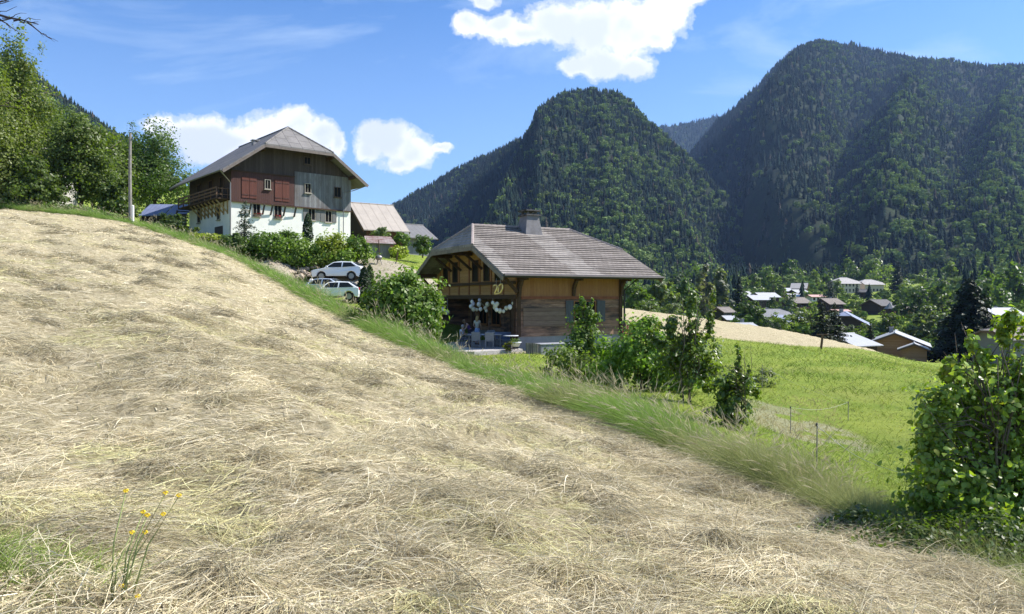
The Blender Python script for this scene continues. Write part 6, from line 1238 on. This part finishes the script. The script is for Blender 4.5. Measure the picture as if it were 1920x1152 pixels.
# ================================================================ the village in the valley
def build_village():
    N = 'houses of the village in the valley'
    def H(lab, px, py_eave, d, L, W, hw, tan, rz, wall, roofk, base=None, base_h=0, hip=None, wins=(), chim=(), name='village_house', over=(.8, .8), zb=None, balcony=None, dz=4):
        """px, py_eave: where the near eave corner (local 0,0) shows"""
        q = at(px, py_eave, d); g = q[2] - hw
        return generic_house(name, lab, 'house', (q[0], q[1], g), R(rz), L, W, hw, tan, wall, M_VROOF[roofk], z0=-dz, base=base, base_h=base_h, over=over, hip=hip, wins=wins, chim=chim, group=N, balcony=balcony)
    V = M_VDARK; WH = M_WHITE; w3 = lambda f, z, L, n, wd=1.0, hg=1.2: tuple((f, (k + .5) * L / n - wd / 2, (k + .5) * L / n + wd / 2, z, z + hg) for k in range(n))
    # nearest: timber chalet with pale roof, and the long white roof below the crest (placed by their gable, ridge running away)
    H('new timber chalet with a wide orange brown gable and pale metal roof', 1735, 646, 118, 9.5, 8.6, 3.4, .42, 62, M_CHALETW, 'white', chim=((5, 4.6, .6, .7),), over=(1.0, .9), wins=(('x0', 2.6, 4.2, -.3, 1.2), ('y0', 3, 4.2, .6, 1.8)), balcony=('x0', .8, 6.2, -1.0))
    H('small timber wing with its own gable in front of the new timber chalet', 1738, 653, 113, 2.0, 3.4, 2.4, .42, 62, M_CHALETW, 'white', over=(.8, .6))
    H('low dark house with long plain white roof just below the crest of the meadow', 1603, 646, 108, 4.6, 9.0, 2.6, .30, 25, V, 'white', over=(.5, .7))
    H('flat pale roof cut off by the mown strip, right of the plum sapling', 1388, 617, 128, 3.6, 6.0, 2.6, .30, 15, V, 'white', chim=((2.5, 3.6, .5, .8),))
    H('blue grey metal roofed house with dark hipped gable above pale walls', 1625, 607, 205, 10.5, 11.5, 4.6, .55, 62, V, 'blue', WH, 1.6, hip=((3.8, 2.6), None), chim=((4.5, 6.6, .7, 1.0), (7.5, 6.4, .7, 1.0), (2.2, 6.4, .6, .8)), wins=w3('x0', -.2, 11.5, 3))
    H('grey hip roofed house behind the twin conifers, left half of a pair', 1432, 592, 235, 9.0, 8.0, 4, .50, 8, V, 'grey', WH, 1.5, hip=((2.2, 2.2), (2.2, 2.2)), chim=((3.4, 5.0, .7, .8),), wins=w3('y0', 1.8, 9, 3))
    H('house with blue slate roof and porch post in front of the grey hip roofed house', 1468, 602, 222, 8.0, 7.0, 4, .48, 18, V, 'blue', WH, 1.2, chim=((5.6, 2.2, .5, .6), (6.6, 2.2, .5, .6)), wins=w3('y0', .5, 8, 2))
    H('tiny dark hut with pale roof right of the blue slate roofed house', 1504, 588, 235, 2.6, 3.0, 2.2, .4, 25, V, 'white')
    H('small barn with upright boards beside the dark round trees', 1358, 583, 185, 2.8, 3.6, 2.6, .5, 30, M_SHED_BOARDS, 'brown'); H('low shed with pale lean roof in front of the small upright board barn', 1364, 597, 178, 2.2, 2.4, 1.5, .45, 20, V, 'white')
    H('dark chalet with brown roof above the silver hedge, centre of the village', 1494, 567, 290, 6.8, 8.0, 3.8, .48, 22, V, 'brown', WH, .6, wins=w3('y0', 1.6, 6.8, 2), chim=((3, 5, .6, .7),), balcony=('y0', .5, 6.3, 1.0))
    H('dark brown chalet with tile roof behind the twin conifers', 1556, 569, 285, 6.6, 8.0, 3.6, .48, 20, V, 'brown', chim=((4.6, 4.8, .8, .8),), wins=w3('y0', 1.2, 6.6, 2))
    H('low annexe with faded red roof below the brown tile roofed chalet', 1566, 583, 262, 5.0, 3.4, 2.2, .25, 6, WH, 'pink')
    H('dark double chalet with bright roofs at the left of the village, front part', 1413, 561, 325, 9.0, 7.0, 4, .48, 22, V, 'white', wins=w3('y0', 1.8, 9, 3), chim=((3, 4, .7, .7),)); H('dark double chalet with bright roofs at the left of the village, rear part', 1428, 556, 338, 10, 7.0, 5, .48, 22, V, 'white', chim=((4, 4, .7, .7),))
    H('pale roof seen behind trees at the far left of the village', 1392, 553, 350, 5.5, 6.5, 3, .5, 20, WH, 'white')
    H('grey roofed house standing highest left of the mansion', 1484, 540, 420, 7.5, 10, 4, .55, -28, V, 'pale', WH, 1.2, wins=w3('y0', 1.8, 7.5, 2)); H('long bright roof between the grey roofed house and the tall garden conifer', 1494, 548, 395, 8.0, 6.0, 3.4, .45, 24, V, 'white', wins=w3('y0', 1.2, 8, 3))
    H('low bright roofed house below the long bright roof', 1484, 555, 375, 8.4, 5.5, 3.0, .4, 22, V, 'white'); H('small bright roofed house left of the long bright roof', 1474, 545, 405, 4.2, 6, 3.0, .45, 20, V, 'white')
    H('pink and white terrace house beside the tall garden conifer', 1523, 556, 345, 6.0, 5, 4.2, .3, 10, WH, 'pink', wins=w3('y0', .6, 6, 3) + w3('y0', 2.4, 6, 3))
    # large pale mansion
    H('large pale mansion with rows of windows and hipped roof at the top of the village', 1577, 531, 455, 13.5, 13, 6.5, .55, 14, M_MANS, 'pale', hip=((2.4, 5.0), (2.4, 5.0)), wins=w3('y0', 1.2, 12.5, 5, 1.0, 1.7) + w3('y0', 4.4, 12.5, 5, 1.0, 1.7), over=(.7, .7), chim=((6, 7, .8, 1),)); H('right wing of the pale mansion with its broad hipped roof', 1622, 533, 462, 13, 12, 5.5, .5, 10, M_MANS, 'pale', hip=((2.4, 4.6), (2.4, 4.6)), wins=w3('y0', 1.0, 12, 5, 1.0, 1.6), over=(.7, .7))
    H('dark roofed chalet half hidden in trees right of the village', 1652, 572, 275, 8.6, 8, 4, .5, 30, V, 'dark', balcony=('y0', 1, 7.6, .8), wins=w3('y0', 1.4, 8.6, 2))
    q = at(1669, 579, 262); t = thing('turret', 'small turret with a pointed silver roof in front of the dark roofed chalet', 'turret', tuple(q - np.array([0, 0, 3.4])), 0, N); MB().lathe([(1.5, -2), (1.5, 3.4)], n=8).build('wall', V, t); MB().lathe([(2.1, 3.3), (2.0, 3.45), (.06, 5.6), (.03, 6.4)], n=8).build('roof', M_VROOF['grey'], t)
    H('white walled house with dark upper floor and bright roof, near the right edge', 1872, 589, 170, 6.2, 6.5, 4.4, .42, 12, V, 'white', WH, 1.7, chim=((3.0, 3.8, .5, .5),), wins=w3('y0', .1, 6.2, 4, .7, 1.1), over=(1.3, .8)); H('grey walled house with brown slate roof cut by the right edge', 1893, 634, 100, 6.0, 6.0, 4.6, .45, 14, render_mat('grey_house_wall', (.22, .21, .21)), 'brown', hip=((2.0, 2.0), None), wins=(('y0', .9, 1.7, .5, 2.0), ('y0', 2.6, 3.4, .5, 2.0)), over=(.7, .6))
    H('tiny pale roof among bushes at the left end of the mown strip', 1268, 596, 165, 2.6, 3, 2.2, .5, 20, V, 'white')
    H('long low house with brown roof beside the big dark spruce', 1706, 580, 250, 5, 4, 2.4, .4, 8, M_CHALETW, 'brown', chim=((3, 2.2, .6, .5),)); H('pale flat roof on the slope right of the mansion', 1706, 528, 520, 7, 5, 2.5, .25, 4, WH, 'white')
    H('dark lean roof slanting in front of the pale mansion', 1609, 547, 400, 5.2, 5.0, 3.0, .5, -20, V, 'dark')
    q = at(1470, 556, 330); t = thing('utility_pole', 'distant utility pole with crossarms among the village roofs', 'pole', (q[0], q[1], q[2] - 2)); MB().tube([(0, 0, 0), (0, 0, 7)], .14, 6).build('post', M_RAIL, t)
    for z in (5.9, 6.6): MB().box((-1.0, -.07, z), (1.0, .07, z + .12)).build('crossarm', M_RAIL, t)
M_MANS = render_mat('warm_pale_render', (.58, .50, .42))

def build_valley_trees():
    r = np.random.default_rng(77); G = 'broadleaf trees of the valley'; GC = 'conifers of the valley'
    MID, LT, DK, GR = (.078, .125, .036), (.12, .165, .045), (.05, .082, .026), (.115, .145, .07)
    def L(lab, px, py, d, h, w, col, n=900, seed=0, sz=None):
        q = at(px, py, d); dz = max(0, q[2] - gz(q[0], q[1])); q[2] -= dz; Hh = h / F * d + dz; wr = w / F * d / Hh * .5
        leafy('valley_tree', lab, 'tree', (q[0], q[1], q[2] - .3), Hh, round_lobes(np.random.default_rng(int(px * 7 + py)), 6, wr * 1.25, .05, 1.0), n, sz or Hh * .05, col, int(px * 3 + py), .02 * Hh, 'leaf', G, nl=6, shell=.5)
    def S(lab, px, py, d, h, w, col=(.022, .036, .018), dens=.8):
        q = at(px, py, d); dz = max(0, q[2] - gz(q[0], q[1])); q[2] -= dz; spruce('valley_conifer', lab, (q[0], q[1], q[2] - .3), h / F * d + dz, w / F * d * .62, int(px * 5 + py), col, GC, dens)
    S('big dark spruce standing before the right edge, tallest in the village', 1818, 668, 112, 152, 118, (.018, .031, .016), 1.5)
    S('left one of the twin dark conifers at the crest of the meadow', 1541, 634, 96, 74, 44); S('right one of the twin dark conifers at the crest of the meadow', 1564, 636, 98, 74, 50)
    S('dark spruce standing above the plum sapling, left of the double chalet', 1386, 566, 300, 50, 26); S('tall garden conifer in the middle of the village', 1556, 566, 330, 40, 40, (.035, .055, .03)); S('pointed spruce just right of the mansion', 1683, 534, 440, 46, 26)
    S('small pointed spruce left of the new timber chalet', 1632, 644, 125, 42, 22); S('slim conifer before the middle of the mansion', 1607, 560, 400, 28, 14, (.05, .07, .05))
    q = at(1440, 620, 122); thuja('round_yew', 'left dark yew of the pair at the edge of the mown strip', tuple(q - np.array([0, 0, .2])), 1.9, 1.1, 301, (.018, .034, .014), GC); q = at(1456, 622, 122); thuja('round_yew', 'right dark yew of the pair at the edge of the mown strip', tuple(q - np.array([0, 0, .2])), 1.7, .9, 302, (.022, .042, .016), GC)
    rows = [('bushy tree right behind the chalet roof end', 1195, 596, 140, 66, 60, MID), ('broad tree in the gap right of the chalet', 1240, 596, 150, 74, 62, GR), ('tree with olive crown behind the plum sapling, left', 1282, 592, 170, 62, 56, MID), ('low bright bush at the start of the mown strip', 1215, 594, 118, 34, 50, (.085, .12, .045)), ('low olive bush behind the mown strip', 1262, 598, 120, 30, 46, GR),
            ('thin grey half bare tree above the plum sapling', 1322, 582, 230, 74, 40, (.12, .125, .09)), ('thin greyish tree right of the half bare one', 1350, 578, 240, 66, 36, (.11, .125, .08)), ('pale green tree behind the greyish thin trees', 1410, 556, 380, 42, 44, LT), ('leafy tree behind the left chalets', 1440, 545, 430, 46, 52, MID), ('bright green tree left of the highest roof', 1450, 554, 370, 38, 40, LT), ('round bright tree right of the highest roof', 1525, 538, 460, 34, 40, LT),
            ('green tree at the foot of the mountain above the roofs', 1480, 528, 520, 40, 50, MID), ('dark green tree below the double chalet', 1395, 596, 205, 40, 46, DK), ('dark rounded tree by the upright board barn', 1408, 612, 160, 50, 54, DK), ('light bush below the grey hip roofed house', 1462, 622, 140, 34, 52, LT), ('green bush left of the dark yews', 1424, 614, 150, 40, 34, MID),
            ('tall pale shrubbery above the mown strip', 1500, 618, 165, 40, 62, (.12, .16, .04)), ('pale tree between the blue slate house and the twin conifers', 1520, 600, 210, 30, 40, LT), ('silver green shrub in the village centre', 1478, 578, 280, 24, 36, (.09, .12, .08)), ('dark shrub below the double chalet', 1450, 580, 290, 22, 30, DK),
            ('olive tree between the twin conifers and the white roof', 1592, 634, 135, 26, 44, GR), ('wide olive tree below the blue grey roofed house', 1620, 632, 150, 24, 56, LT), ('large round tree right of the blue grey roof', 1668, 634, 160, 46, 62, (.085, .12, .04)), ('dark tree behind the turret', 1690, 604, 240, 44, 50, DK), ('light green tree above the blue grey roof', 1606, 576, 300, 22, 40, LT), ('second light green tree above the blue grey roof', 1638, 580, 290, 24, 36, LT),
            ('pale olive tree behind the new timber chalet', 1735, 636, 150, 56, 70, GR), ('greyish tree right behind the new timber chalet', 1772, 640, 145, 50, 50, GR), ('dark round tree right of the turret', 1725, 600, 240, 56, 60, DK), ('bright tree below the mansion wing', 1698, 562, 360, 32, 46, LT), ('green tree below the open slope', 1750, 566, 340, 40, 56, MID), ('light tree on the slope right of the mansion', 1730, 540, 450, 30, 44, LT),
            ('large tree left of the big spruce', 1768, 604, 220, 70, 60, (.08, .115, .04)), ('tall pale tree at the foot of the right mountain', 1785, 540, 430, 50, 46, LT), ('leafy tree behind the big spruce', 1850, 568, 260, 60, 70, MID), ('bushy tree between the big spruce and the white walled house', 1872, 560, 280, 44, 60, MID), ('green tree above the white walled house', 1905, 560, 270, 60, 60, MID), ('low shrub below the white walled house', 1866, 640, 130, 40, 50, (.06, .09, .03)),
            ('tree behind the mansion, left', 1590, 520, 540, 34, 44, MID), ('pale tree behind the mansion wing', 1640, 518, 540, 44, 50, LT), ('hedge like tree above the mansion wing', 1660, 522, 500, 22, 70, LT), ('tree left of the mansion', 1548, 534, 470, 30, 40, MID), ('bright tree between mansion and tall garden conifer', 1570, 548, 400, 22, 30, LT), ('green tree at the left foot of the forest', 1300, 552, 420, 48, 60, MID), ('pale tree at the left foot of the forest', 1340, 548, 430, 46, 50, LT), ('green tree near the chalet roof tip', 1230, 556, 400, 44, 60, MID), ('dark leafy tree near the chalet roof tip', 1270, 556, 390, 46, 50, DK)]
    for lab, px, py, d, h, w, c in rows: L(lab, px, py, d, h, w * 1.05, c, 1700 if d < 200 else 1100)
    # garden shrubbery filling the ground between the houses: one mass
    n = 2600; px = r.uniform(1330, 1960, n); d = np.exp(r.uniform(np.log(128), np.log(455), n)); X = (px - CX) / F * d; ok = np.ones(n, bool)
    for hx, hy, hr in HOUSES:
        u = X - hx * d / hy; ok &= ~((np.abs(u) < hr + 1.0) & (d > hy - hr - 48) & (d < hy + hr + 2))
    ok &= ~((px < 1700) & (d < 150) & (px < 1560)); X, d, px = X[ok], d[ok], px[ok]; n = len(X); Hs = 1.1 + 2.2 * r.random(n) ** 1.8
    g = r.random((n, 1)); col = np.array([[.085, .135, .036]]) * (.5 + 1.1 * g) + np.array([[.05, .035, .01]]) * (r.random((n, 1)) < .3)
    V, Fc, T = merge(LEAFIES, np.stack([X, d, ground_z(X, d, False) - .3 - .25 * Hs], -1), Hs * 1.25, Hs * (1.5 + .6 * r.random(n)), r.random(n) * 6.28, r.integers(0, 4, n), col)
    tag(npmesh('shrubbery', V, Fc, M_WOOD, tint=T * (.8 + .4 * r.random((len(T), 1)))), 'garden shrubbery filling the ground between the village houses', 'shrubbery', kind='stuff')
    # belt of wood closing the valley floor behind the houses
    r = np.random.default_rng(9); n = 4200; px = r.uniform(1130, 2000, n); d = np.exp(r.uniform(np.log(330), np.log(760), n)); X = (px - CX) / F * d; keep = ~((px > 1550) & (px < 1760) & (d > 395) & (d < 545)); keep &= ~((px > 1385) & (px < 1730) & (d < 475) & (r.random(n) < .97)) & ~((px > 1690) & (px < 1960) & (d < 380) & (r.random(n) < .5)) & ~((px > 1690) & (px < 1800) & (d < 600) & (d > 380) & (r.random(n) < .7))
    P = np.stack([X, d, ground_z(X, d, False)], -1)[keep]; forest('wood', 'broken belt of mixed wood along the valley floor behind the village', (P, px[keep], d[keep]), 9, lambda px, t, nz: np.clip(.05 + .9 * sstep(480, 660, t) + .5 * sstep(.55, .62, nz), 0, 1), (9, 18), (6, 11), M_WOOD)
build_ground(); build_haze(); build_mountains(); build_farmhouse(); build_chalet(); build_outbuildings(); build_cars(); build_rubble(); build_terrace(); build_fences_poles()
build_village(); build_near_plants(); build_valley_trees(); build_hay(); build_grass()
